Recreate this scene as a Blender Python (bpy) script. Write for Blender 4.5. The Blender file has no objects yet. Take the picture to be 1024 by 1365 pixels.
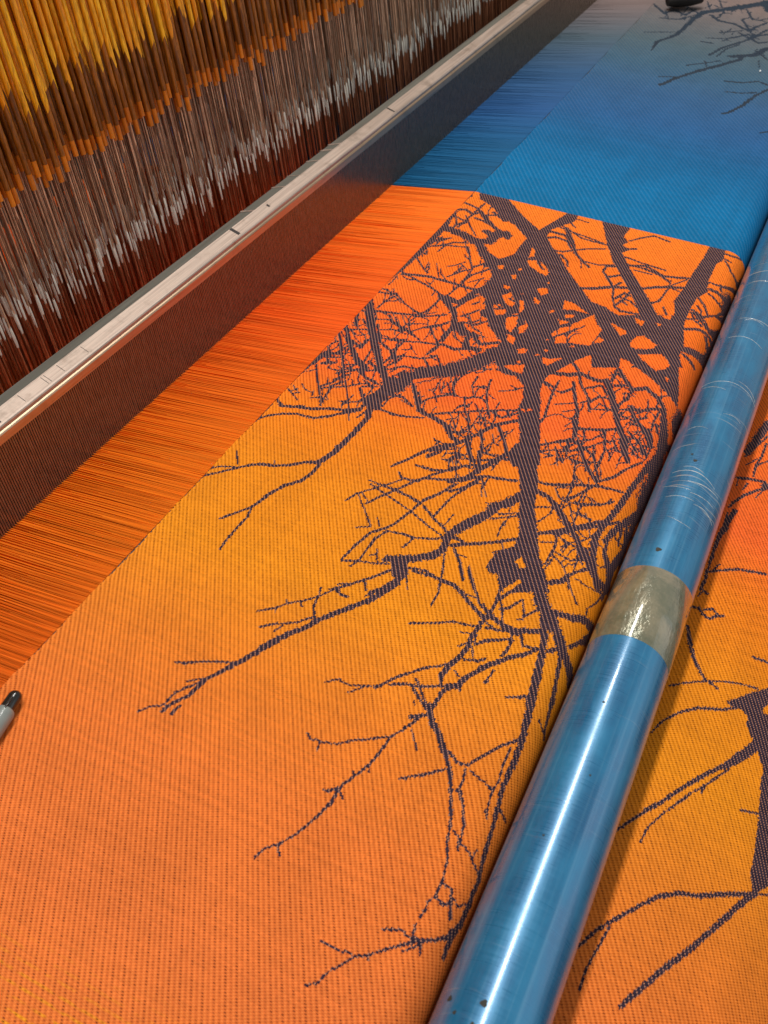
import bpy, bmesh, math, random
import numpy as np
from mathutils import Vector, Matrix

sc = bpy.context.scene
COL = sc.collection
R = math.radians

# ------------------------------------------------------------------ camera
# the cloth lies in the plane z = 0: x runs along the reed (weft), y along the warp
cam_d = bpy.data.cameras.new('camera')
cam = bpy.data.objects.new('camera', cam_d); COL.objects.link(cam)
m = Matrix(((0.440432, 0.617900, -0.651321), (-0.897525, 0.320538, -0.302827), (0.021656, 0.717952, 0.695756))).to_4x4()
m.translation = (0, 0, 0.38)
cam.matrix_world = m
cam_d.sensor_fit = 'VERTICAL'; cam_d.sensor_height = 36.0
cam_d.lens = 1257.0 / 1365.0 * 36.0
cam_d.clip_start = 0.01; cam_d.clip_end = 60
cam_d.dof.use_dof = True; cam_d.dof.focus_distance = 0.60; cam_d.dof.aperture_fstop = 20.0
sc.camera = cam

# ------------------------------------------------------------------ light
w = bpy.data.worlds.new('World'); sc.world = w; w.use_nodes = True
w.node_tree.nodes['Background'].inputs[0].default_value = (1.0, 0.97, 0.93, 1)
w.node_tree.nodes['Background'].inputs[1].default_value = 0.34

def area(name, loc, target, sx, sy, power, color):
    d = bpy.data.lights.new(name, 'AREA'); d.shape = 'RECTANGLE'; d.size = sx; d.size_y = sy
    d.energy = power; d.color = color
    o = bpy.data.objects.new(name, d); COL.objects.link(o)
    o.location = loc
    z = (Vector(loc) - Vector(target)).normalized()
    x = Vector((1, 0, 0)); x = (x - z * x.dot(z)).normalized(); y = z.cross(x)
    o.rotation_euler = Matrix((x, y, z)).transposed().to_euler()
    return o
area('ceiling_lamp', (0.85, 0.50, 2.0), (0.60, 0.15, 0), 2.0, 0.15, 40, (1.0, 0.96, 0.90))
area('hall_window', (0.7, -1.9, 0.9), (0.5, 0.1, 0), 2.6, 1.5, 7, (0.86, 0.92, 1.0))

sc.view_settings.view_transform = 'Standard'; sc.view_settings.look = 'None'
sc.view_settings.exposure = 0.0; sc.view_settings.gamma = 1.0
sc.cycles.use_denoising = True
sc.cycles.max_bounces = 6

# ------------------------------------------------------------------ helpers
def lin(r, g, b):
    f = lambda c: c / 12.92 if c <= 0.04045 else ((c + 0.055) / 1.055) ** 2.4
    return (f(r / 255), f(g / 255), f(b / 255), 1)

def tag(o, label=None, cat=None, group=None, kind=None):
    if label: o['label'] = label
    if cat: o['category'] = cat
    if group: o['group'] = group
    if kind: o['kind'] = kind
    return o

def empty(name, loc=(0, 0, 0), **k):
    o = bpy.data.objects.new(name, None); COL.objects.link(o); o.location = loc
    o.empty_display_size = 0.01
    return tag(o, **k)

class MB:
    """collects shapes and links them as one mesh object"""
    def __init__(self): self.v = []; self.f = []; self.smooth = []
    def add(self, vs, fs, smooth=False):
        n = len(self.v); self.v += [tuple(p) for p in vs]
        self.f += [tuple(i + n for i in q) for q in fs]; self.smooth += [smooth] * len(fs)
    def box(self, lo, hi, M=None):
        x0, y0, z0 = lo; x1, y1, z1 = hi
        p = [(x0,y0,z0),(x1,y0,z0),(x1,y1,z0),(x0,y1,z0),(x0,y0,z1),(x1,y0,z1),(x1,y1,z1),(x0,y1,z1)]
        if M: p = [M(q) for q in p]
        self.add(p, [(0,3,2,1),(4,5,6,7),(0,1,5,4),(1,2,6,5),(2,3,7,6),(3,0,4,7)])
    def tube(self, pts, rad, n=8, cap=True, sy=1.0):
        pts = [Vector(p) for p in pts]
        if not hasattr(rad, '__len__'): rad = [rad] * len(pts)
        vs = []; k = len(pts)
        for i, p in enumerate(pts):
            t = (pts[min(i + 1, k - 1)] - pts[max(i - 1, 0)]).normalized()
            a = Vector((1, 0, 0)); a = a - t * a.dot(t)
            if a.length < 0.2: a = Vector((0, 1, 0)); a = a - t * a.dot(t)
            a.normalize(); b = t.cross(a)
            for j in range(n):
                th = 2 * math.pi * j / n
                vs.append(p + (a * math.cos(th) + b * math.sin(th) * sy) * rad[i])
        fs = []
        for i in range(k - 1):
            for j in range(n):
                fs.append((i*n + j, i*n + (j+1) % n, (i+1)*n + (j+1) % n, (i+1)*n + j))
        self.add(vs, fs, True)
        if cap:
            self.add(vs[:n], [tuple(range(n))[::-1]]); self.add(vs[-n:], [tuple(range(n))])
    def prism(self, poly, x0, x1, M):
        n = len(poly)
        vs = [M((x0, a, b)) for a, b in poly] + [M((x1, a, b)) for a, b in poly]
        fs = [(i, (i+1) % n, n + (i+1) % n, n + i) for i in range(n)]
        fs += [tuple(range(n))[::-1], tuple(range(n, 2*n))]
        self.add(vs, fs)
    def mesh(self, name, mat):
        me = bpy.data.meshes.new(name); me.from_pydata(self.v, [], self.f)
        if mat: me.materials.append(mat)
        me.polygons.foreach_set('use_smooth', self.smooth)
        bm = bmesh.new(); bm.from_mesh(me); bmesh.ops.recalc_face_normals(bm, faces=bm.faces); bm.to_mesh(me); bm.free()
        me.update(); return me
    def build(self, name, mat, parent=None, **k):
        return link(name, self.mesh(name, mat), parent, **k)

def link(name, me, parent=None, loc=None, **k):
    o = bpy.data.objects.new(name, me); COL.objects.link(o)
    if parent: o.parent = parent
    if loc: o.location = loc
    return tag(o, **k)

# node helpers
class NT:
    def __init__(self, name):
        self.m = bpy.data.materials.new(name); self.m.use_nodes = True
        self.t = self.m.node_tree; self.b = self.t.nodes['Principled BSDF']
    def n(self, kind, **props):
        x = self.t.nodes.new(kind)
        for k, v in props.items(): setattr(x, k, v)
        return x
    def put(self, sock, v):
        if v is None: return
        if isinstance(v, bpy.types.NodeSocket): self.t.links.new(v, sock)
        else: sock.default_value = v
    def math(self, op, a, b=None, c=None, clamp=False):
        x = self.n('ShaderNodeMath', operation=op, use_clamp=clamp)
        self.put(x.inputs[0], a); self.put(x.inputs[1], b); self.put(x.inputs[2], c)
        return x.outputs[0]
    def mix(self, fac, a, b, blend='MIX'):
        x = self.n('ShaderNodeMix', data_type='RGBA', blend_type=blend)
        self.put(x.inputs[0], fac); self.put(x.inputs[6], a); self.put(x.inputs[7], b)
        return x.outputs[2]
    def ramp(self, fac, stops, interp='LINEAR'):
        x = self.n('ShaderNodeValToRGB'); cr = x.color_ramp; cr.interpolation = interp
        while len(cr.elements) > 1: cr.elements.remove(cr.elements[-1])
        for i, (p, c) in enumerate(stops):
            e = cr.elements[0] if i == 0 else cr.elements.new(p)
            e.position = p; e.color = c
        self.put(x.inputs[0], fac); return x.outputs[0]
    def smooth(self, v, lo, hi, a=0.0, b=1.0):
        x = self.n('ShaderNodeMapRange', interpolation_type='SMOOTHSTEP')
        self.put(x.inputs[0], v)
        for i, q in enumerate((lo, hi, a, b)): self.put(x.inputs[i + 1], q)
        return x.outputs[0]
    def coord(self, which='Object'): return self.n('ShaderNodeTexCoord').outputs[which]
    def xyz(self, v):
        x = self.n('ShaderNodeSeparateXYZ'); self.put(x.inputs[0], v); return x.outputs
    def vec(self, x, y, z):
        q = self.n('ShaderNodeCombineXYZ')
        for i, v in enumerate((x, y, z)): self.put(q.inputs[i], v)
        return q.outputs[0]
    def noise(self, vec, scale, detail=2.0, rough=0.5):
        x = self.n('ShaderNodeTexNoise'); self.put(x.inputs['Vector'], vec)
        x.inputs['Scale'].default_value = scale; x.inputs['Detail'].default_value = detail
        x.inputs['Roughness'].default_value = rough
        return x.outputs[0]
    def white(self, v, dim='1D'):
        x = self.n('ShaderNodeTexWhiteNoise', noise_dimensions=dim)
        self.put(x.inputs['W'] if dim == '1D' else x.inputs['Vector'], v); return x.outputs[0]
    def scale(self, vec, s):
        x = self.n('ShaderNodeMapping'); self.put(x.inputs[0], vec); x.inputs['Scale'].default_value = s
        return x.outputs[0]
    def bump(self, h, strength, dist):
        x = self.n('ShaderNodeBump'); x.inputs['Strength'].default_value = strength; x.inputs['Distance'].default_value = dist
        self.put(x.inputs['Height'], h); self.put(self.b.inputs['Normal'], x.outputs[0])
    def set(self, **k):
        for a, v in k.items(): self.put(self.b.inputs[a.replace('_', ' ')], v)
        return self.m

def simple(name, col, rough=0.5, metal=0.0, var=0.12, scale=300.0, coat=0.0):
    q = NT(name); nz = q.noise(q.coord(), scale, 3.0)
    f = q.smooth(nz, 0.3, 0.7, 1 - var, 1 + var)
    c = q.mix(1.0, col, q.vec(f, f, f), 'MULTIPLY')
    return q.set(Base_Color=c, Roughness=q.smooth(nz, 0.2, 0.8, rough * 0.85, rough * 1.15), Metallic=metal, Coat_Weight=coat)

# gravity-side directions of the shed: the warp sheet dips 8.4 degrees behind the fell
TA = R(8.4)
WP = Vector((0, math.cos(TA), -math.sin(TA))); UP = Vector((0, math.sin(TA), math.cos(TA)))
P0 = Vector((0, 0.275, 0))
def shed(p):            # (x, distance behind the fell along the warp sheet, height above it) -> world
    return Vector((p[0], 0, 0)) + P0 + WP * p[1] + UP * p[2]

WARP_STOPS = [(0.0, lin(230, 110, 24)), (0.10, lin(232, 106, 22)), (0.20, lin(234, 112, 14)), (0.28, lin(236, 120, 8)), (0.36, lin(240, 120, 6)),
    (0.44, lin(242, 108, 8)), (0.52, lin(244, 96, 10)), (0.62, lin(248, 104, 8)), (0.70, lin(252, 118, 14)), (0.7635, lin(252, 120, 20)),
    (0.7645, lin(0, 92, 138)), (0.88, lin(4, 90, 140)), (0.98, lin(34, 88, 146)), (1.10, lin(44, 88, 132)), (1.24, lin(78, 98, 112)), (1.40, lin(128, 112, 110)), (1.65, lin(150, 124, 116))]
CLOTH_STOPS = [(0.0, lin(232, 120, 50)), (0.10, lin(232, 117, 54)), (0.17, lin(233, 119, 48)), (0.22, lin(233, 126, 38)), (0.29, lin(234, 140, 20)), (0.36, lin(234, 136, 20)),
    (0.42, lin(238, 124, 22)), (0.475, lin(242, 100, 38)), (0.55, lin(244, 104, 34)), (0.64, lin(249, 114, 26)), (0.7637, lin(252, 126, 34)),
    (0.7641, lin(0, 110, 162)), (0.84, lin(0, 110, 164)), (0.92, lin(12, 98, 150)), (1.00, lin(38, 92, 144)), (1.08, lin(50, 94, 138)),
    (1.17, lin(62, 96, 120)), (1.25, lin(78, 98, 108)), (1.34, lin(104, 104, 106)), (1.45, lin(134, 116, 110)), (1.7, lin(144, 120, 112))]
def warp_ramp(q, x, stops):      # orange ends up to 0.764 m, blue ends beyond: two dyed sections laid side by side
    o = [(p / 0.764, c) for p, c in stops if p < 0.7639]; bl = [((p - 0.764) / 0.936, c) for p, c in stops if p > 0.7639]
    return q.mix(q.math('GREATER_THAN', x, 0.764), q.ramp(q.math('DIVIDE', x, 0.764), o), q.ramp(q.math('DIVIDE', q.math('SUBTRACT', x, 0.764), 0.936), bl))
END_MM, PICK_MM = 1.0, 0.63         # spacing of the warp ends and of the weft picks

# ------------------------------------------------------------------ materials
def mat_cloth():
    q = NT('jacquard_cloth')
    uv = q.xyz(q.n('ShaderNodeUVMap', uv_map='threads').outputs[0])
    tree = q.n('ShaderNodeAttribute', attribute_name='tree').outputs['Fac']
    u, v = uv[0], uv[1]
    i = q.math('FLOOR', u); j = q.math('FLOOR', v)
    fu = q.math('SUBTRACT', q.math('FRACT', u), 0.5); fv = q.math('SUBTRACT', q.math('FRACT', v), 0.5)
    L = q.math('MULTIPLY', u, END_MM / 1000.0)
    isblue = q.math('GREATER_THAN', L, 0.764)
    k = q.math('ADD', 1.0, q.math('MULTIPLY', isblue, 0.9))         # the blue ends are thicker and coarser woven
    ub = q.math('DIVIDE', u, k); vb = q.math('DIVIDE', v, k)
    ib = q.math('FLOOR', ub); fb = q.math('SUBTRACT', q.math('FRACT', ub), 0.5)
    au = q.math('ABSOLUTE', fb)
    t = q.math('FLOORED_MODULO', q.math('ADD', ib, vb), 4.0)       # place within the one-over-three repeat
    line = q.math('FLOOR', q.math('DIVIDE', q.math('ADD', ib, vb), 4.0))
    alt = q.math('FLOORED_MODULO', line, 2.0)
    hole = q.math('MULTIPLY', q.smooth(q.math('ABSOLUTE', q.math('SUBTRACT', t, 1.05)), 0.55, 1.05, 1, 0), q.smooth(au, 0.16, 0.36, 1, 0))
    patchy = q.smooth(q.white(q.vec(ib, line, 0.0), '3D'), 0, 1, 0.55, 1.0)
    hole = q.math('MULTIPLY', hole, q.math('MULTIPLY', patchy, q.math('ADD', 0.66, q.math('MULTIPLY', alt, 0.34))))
    ph = q.math('FLOORED_MODULO', q.math('ADD', i, j), 4.0)
    dots = q.math('MULTIPLY', q.math('LESS_THAN', ph, 0.5), q.math('MULTIPLY', q.smooth(q.math('ABSOLUTE', fu), 0.22, 0.40, 1, 0), q.smooth(q.math('ABSOLUTE', fv), 0.36, 0.5, 1, 0)))
    shine = q.math('MULTIPLY', q.smooth(q.math('ABSOLUTE', q.math('SUBTRACT', t, 2.9)), 0.4, 0.9, 1, 0), q.smooth(au, 0.12, 0.40, 1, 0))  # bright specks: highlights on the thread floats, put into the colour
    base = warp_ramp(q, L, CLOTH_STOPS)
    tone = q.white(i)                                             # every warp end has its own tone
    f = q.math('ADD', 0.94, q.math('MULTIPLY', tone, 0.12))
    pickt = q.math('ADD', 0.95, q.math('MULTIPLY', q.white(q.math('ADD', j, 0.37)), 0.10))
    cloud = q.smooth(q.noise(q.vec(u, v, 0.0), 0.02, 3.0), 0.3, 0.7, 0.94, 1.06)
    slub = q.smooth(q.noise(q.vec(i, q.math('MULTIPLY', v, 0.05), 0.0), 1.0, 2.0), 0.3, 0.75, 0.95, 1.06)
    f = q.math('MULTIPLY', q.math('MULTIPLY', q.math('MULTIPLY', f, pickt), cloud), slub)
    base = q.mix(1.0, base, q.vec(f, f, f), 'MULTIPLY')
    # yellow ends creep in at the near selvedge
    yel = q.math('MULTIPLY', q.smooth(L, 0.045, 0.085, 1, 0), q.math('LESS_THAN', q.math('FLOORED_MODULO', i, 4.0), 1.0))
    yel = q.math('MULTIPLY', yel, q.smooth(q.noise(q.vec(q.math('MULTIPLY', u, 0.35), q.math('MULTIPLY', v, 0.1), 0.0), 1.0), 0.40, 0.56))
    base = q.mix(yel, base, lin(242, 156, 28))
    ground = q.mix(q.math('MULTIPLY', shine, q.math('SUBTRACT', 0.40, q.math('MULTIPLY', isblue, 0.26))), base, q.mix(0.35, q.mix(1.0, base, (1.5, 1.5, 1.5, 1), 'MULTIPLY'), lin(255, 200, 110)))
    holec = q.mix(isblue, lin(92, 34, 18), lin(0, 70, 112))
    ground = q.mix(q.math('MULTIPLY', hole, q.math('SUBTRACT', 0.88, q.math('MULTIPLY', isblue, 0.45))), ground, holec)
    dark0 = q.mix(q.smooth(q.white(q.math('ADD', i, 0.5)), 0, 1), lin(40, 32, 48), lin(58, 46, 60))
    dark = q.mix(isblue, dark0, lin(42, 52, 64))
    dotc = q.mix(isblue, lin(214, 150, 116), lin(72, 86, 104))
    treec = q.mix(q.math('MULTIPLY', dots, 0.85), dark, dotc)
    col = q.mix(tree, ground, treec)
    # relief: each end is a round ridge, each covered crossing sinks
    ridge = q.math('SUBTRACT', 1.0, q.math('MULTIPLY', q.math('MULTIPLY', fu, fu), 4.0))
    h = q.math('ADD', q.math('MULTIPLY', ridge, 0.5), q.math('MULTIPLY', hole, -0.7))
    h = q.math('ADD', h, q.math('MULTIPLY', tree, 0.25))
    q.bump(h, 0.45, 0.0004)
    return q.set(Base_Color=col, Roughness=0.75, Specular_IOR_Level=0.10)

def mat_warp():
    q = NT('warp_thread'); p = q.xyz(q.coord())
    base = warp_ramp(q, p[0], WARP_STOPS)
    band = q.noise(q.vec(q.math('MULTIPLY', p[0], 420.0), q.math('MULTIPLY', p[1], 1.2), 0.0), 1.0, 4.0, 0.75)
    f = q.smooth(band, 0.28, 0.70, 0.80, 1.13)
    col = q.mix(1.0, base, q.vec(f, f, f), 'MULTIPLY')
    return q.set(Base_Color=col, Roughness=0.6, Specular_IOR_Level=0.25)

def mat_metal(name, col, rough, var=0.15, metal=1.0, stretch=(6, 600, 600), spots=0.0):
    q = NT(name); c = q.coord()
    nz = q.noise(q.scale(c, stretch), 1.0, 4.0, 0.65)
    f = q.smooth(nz, 0.3, 0.7, 1 - var, 1 + var)
    cc = q.mix(1.0, col, q.vec(f, f, f), 'MULTIPLY')
    if spots:
        st = q.smooth(q.noise(c, 45.0, 5.0, 0.7), 0.52, 0.72)
        cc = q.mix(q.math('MULTIPLY', st, spots), cc, lin(96, 78, 62))
    return q.set(Base_Color=cc, Metallic=metal, Roughness=q.smooth(nz, 0.2, 0.8, rough * 0.7, rough * 1.3))

def mat_roller():
    q = NT('blue_roller_sleeve'); c = q.coord(); p = q.xyz(c)
    ang = q.math('ARCTAN2', p[1], p[2])
    along, arc = p[0], q.math('MULTIPLY', ang, 0.0209)
    far = q.smooth(along, 0.36, 0.46)
    # drawn streaks along the tube, rings scratched round it
    streak = q.noise(q.vec(q.math('MULTIPLY', along, 3.0), q.math('MULTIPLY', arc, 420.0), 0.0), 1.0, 4.0, 0.6)
    rings = q.noise(q.vec(q.math('MULTIPLY', along, 900.0), q.math('MULTIPLY', arc, 18.0), 0.0), 1.0, 3.0, 0.6)
    cloud = q.noise(q.vec(q.math('MULTIPLY', along, 22.0), q.math('MULTIPLY', arc, 60.0), 0.0), 1.0, 4.0, 0.6)
    base = q.mix(q.smooth(cloud, 0.3, 0.7), lin(4, 98, 146), lin(26, 126, 172))
    base = q.mix(q.math('MULTIPLY', q.smooth(streak, 0.48, 0.72), 0.34), base, lin(100, 160, 196))
    skew = q.math('ADD', along, q.math('MULTIPLY', q.noise(q.vec(q.math('MULTIPLY', along, 7.0), q.math('MULTIPLY', arc, 30.0), 0.0), 1.0, 2.0), 0.012))
    fine = q.noise(q.vec(q.math('MULTIPLY', skew, 420.0), q.math('MULTIPLY', arc, 9.0), 3.0), 1.0, 2.0, 0.5)
    patch = q.smooth(q.noise(q.vec(q.math('MULTIPLY', along, 26.0), q.math('MULTIPLY', arc, 50.0), 7.0), 1.0, 3.0), 0.44, 0.62)
    scr = q.math('MULTIPLY', q.math('MULTIPLY', q.smooth(fine, 0.62, 0.70), patch), q.math('ADD', 0.12, q.math('MULTIPLY', far, 0.7)))
    base = q.mix(scr, base, lin(206, 200, 190))
    q.bump(q.math('ADD', q.math('MULTIPLY', rings, q.math('ADD', 0.4, q.math('MULTIPLY', far, 1.6))), q.math('ADD', q.math('MULTIPLY', streak, 0.5), q.math('MULTIPLY', cloud, q.math('MULTIPLY', far, 1.5)))), 0.25, 0.0003)
    return q.set(Base_Color=base, Roughness=q.smooth(q.math('ADD', rings, q.math('MULTIPLY', q.math('SUBTRACT', cloud, 0.5), 0.8)), 0.2, 0.8, 0.22, 0.46), Metallic=0.30, Specular_IOR_Level=0.7,
                 Sheen_Weight=0.32, Sheen_Roughness=0.25, Sheen_Tint=lin(196, 176, 160),
                 Coat_Weight=q.smooth(cloud, 0.3, 0.62, 0.95, 0.55), Coat_Roughness=q.smooth(cloud, 0.3, 0.7, 0.10, 0.22), Coat_IOR=1.65)

def mat_tape():
    q = NT('clear_tape'); c = q.coord()
    n1 = q.noise(c, 60.0, 5.0, 0.7); n2 = q.noise(q.scale(c, (300, 60, 60)), 1.0, 5.0, 0.7)
    col = q.mix(q.smooth(n1, 0.35, 0.65), lin(112, 114, 92), lin(146, 138, 112))
    x = q.xyz(c)[0]
    wr = q.math('MULTIPLY', q.smooth(x, 0.356, 0.372), q.smooth(n2, 0.48, 0.62))
    col = q.mix(q.math('MULTIPLY', wr, 0.6), col, lin(170, 152, 126))
    n3 = q.noise(q.scale(c, (70, 160, 160)), 1.0, 3.0, 0.6)
    q.bump(q.math('ADD', q.math('ADD', n1, n3), q.math('MULTIPLY', n2, 0.5)), 0.5, 0.0022)
    return q.set(Base_Color=col, Roughness=0.22, Metallic=0.2, Coat_Weight=1.0, Coat_Roughness=0.08, Coat_IOR=1.6)

def mat_random(name, c0, c1, rough, metal=0.0, spec=0.5, streak=0.35, trans=0.0):
    """colour picked per object / per place along the row between two tones"""
    q = NT(name); c = q.coord(); p = q.xyz(q.n('ShaderNodeNewGeometry').outputs['Position'])
    cell = q.math('FLOOR', q.math('MULTIPLY', q.math('ADD', p[0], q.math('MULTIPLY', p[1], 0.73)), 260.0))
    r = q.math('FRACT', q.math('ADD', q.white(cell), q.n('ShaderNodeObjectInfo').outputs['Random']))
    col = q.mix(r, c0, c1)
    nz = q.noise(q.vec(q.math('MULTIPLY', p[0], 1500.0), q.math('MULTIPLY', p[1], 1500.0), q.math('MULTIPLY', p[2], 40.0)), 1.0, 3.0)
    f = q.smooth(nz, 0.3, 0.7, 1 - streak, 1 + streak)
    col = q.mix(1.0, col, q.vec(f, f, f), 'MULTIPLY')
    return q.set(Base_Color=col, Roughness=rough, Metallic=metal, Specular_IOR_Level=spec)

M = {}
M['cloth'] = mat_cloth(); M['warp'] = mat_warp()
M['rail'] = mat_metal('brushed_aluminium', lin(186, 170, 158), 0.50, 0.20, 0.7, (14, 1400, 1400), 0.40)
M['lip'] = mat_metal('rail_lip_metal', lin(196, 168, 140), 0.35, 0.12, 0.9, (10, 900, 900), 0.3)
M['strip'] = mat_metal('dull_zinc_strip', lin(120, 120, 112), 0.55, 0.12, 0.5, (8, 500, 500), 0.2)
M['dent'] = mat_metal('reed_steel', lin(138, 122, 106), 0.27, 0.18, 0.72, (900, 900, 6))
M['wire'] = mat_random('heddle_steel', lin(140, 100, 74), lin(240, 196, 160), 0.28, 0.3, 0.5, 0.25)
M['rod'] = mat_random('rod_steel_warp_tint', lin(146, 88, 58), lin(220, 152, 112), 0.30, 0.45, 0.5, 0.25)  # redder than the upper wire: reflected warp and shade put into the colour
M['eye'] = simple('eye_glint_white', lin(255, 250, 236), 0.2, 0.15, 0.06)  # near white, so the glint of each eye sits in its colour
M['sleeve'] = mat_random('amber_tube', lin(112, 62, 10), lin(166, 100, 24), 0.28, 0.0, 0.5, 0.35)
M['tip'] = mat_random('amber_tube_lit_end', lin(196, 108, 12), lin(228, 134, 22), 0.35, 0.0, 0.5, 0.15)  # same tube, brighter: light passing through its empty end put in the colour
M['cord'] = mat_random('yellow_cord', lin(232, 140, 10), lin(252, 190, 30), 0.36, 0.0, 0.5, 0.30)
M['roller'] = mat_roller(); M['tape'] = mat_tape()
M['spot'] = simple('rust_spot', lin(52, 50, 42), 0.7)
M['ink'] = simple('black_ink', lin(30, 26, 26), 0.5)
M['black'] = simple('black_plastic', lin(24, 22, 20), 0.22, 0.0, 0.1, 200, 0.6)
M['grey'] = simple('grey_plastic', lin(128, 136, 132), 0.38, 0.0, 0.05, 200, 0.3)
M['beam'] = mat_metal('painted_beam', lin(84, 80, 78), 0.5, 0.1, 0.4)
M['wall'] = simple('machine_panel', lin(70, 64, 60), 0.6, 0.0, 0.2, 6)
M['floor'] = simple('mill_floor', lin(112, 106, 100), 0.7, 0.0, 0.2, 4)
M['dark'] = simple('dark_casting', lin(34, 30, 26), 0.5, 0.2, 0.2, 80)
M['crease'] = simple('film_crease', lin(196, 196, 190), 0.35, 0.0, 0.3, 900, 0.3)
M['lint'] = simple('white_lint', lin(240, 240, 240), 0.9)

# ------------------------------------------------------------------ setting
b = MB(); b.box((-6, -6, -0.92), (8, 7, -0.90)); b.build('floor', M['floor'], kind='structure')
b = MB(); b.box((-0.6, 1.50, -0.9), (4.6, 1.56, 1.7)); b.build('wall', M['wall'], kind='structure')

# breast beam under the cloth, rounded along its front edge
b = MB()
arc = [(.0515 - .0155 * math.sin(R(a)), -.0185 + .0155 * math.cos(R(a))) for a in range(0, 91, 10)]
b.prism([(.255, -.003)] + arc + [(.036, -.10), (.255, -.10)], -0.6, 2.2, lambda p: Vector(p))
t = empty('breast_beam', (0, 0, 0), label='grey steel breast beam carrying the woven cloth up to its rounded front edge', cat='beam')
b.build('beam_body', M['beam'], t)

# ------------------------------------------------------------------ woven cloth
def profile():
    P = [(.275, 0.0)] + [(y, 0.0) for y in np.linspace(.26, .052, 60)]
    for a in np.linspace(0, 90, 19):
        a = math.radians(a); P.append((.050 - .018 * math.sin(a), -.018 + .018 * math.cos(a)))
    P += [(.0318, -.028), (.0314, -.038), (.0296, -.046), (.0258, -.0505), (.0205, -.0510), (.0150, -.0485), (.0100, -.0445), (.0055, -.0400)]
    for a in np.linspace(4, -62, 70):
        a = math.radians(a); P.append((-.012 + .130 * math.sin(a), -.166 + .130 * math.cos(a)))
    return np.array(P)
PROF = profile()
SARC = np.concatenate([[0], np.cumsum(np.linalg.norm(np.diff(PROF, axis=0), axis=1))])

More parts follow.
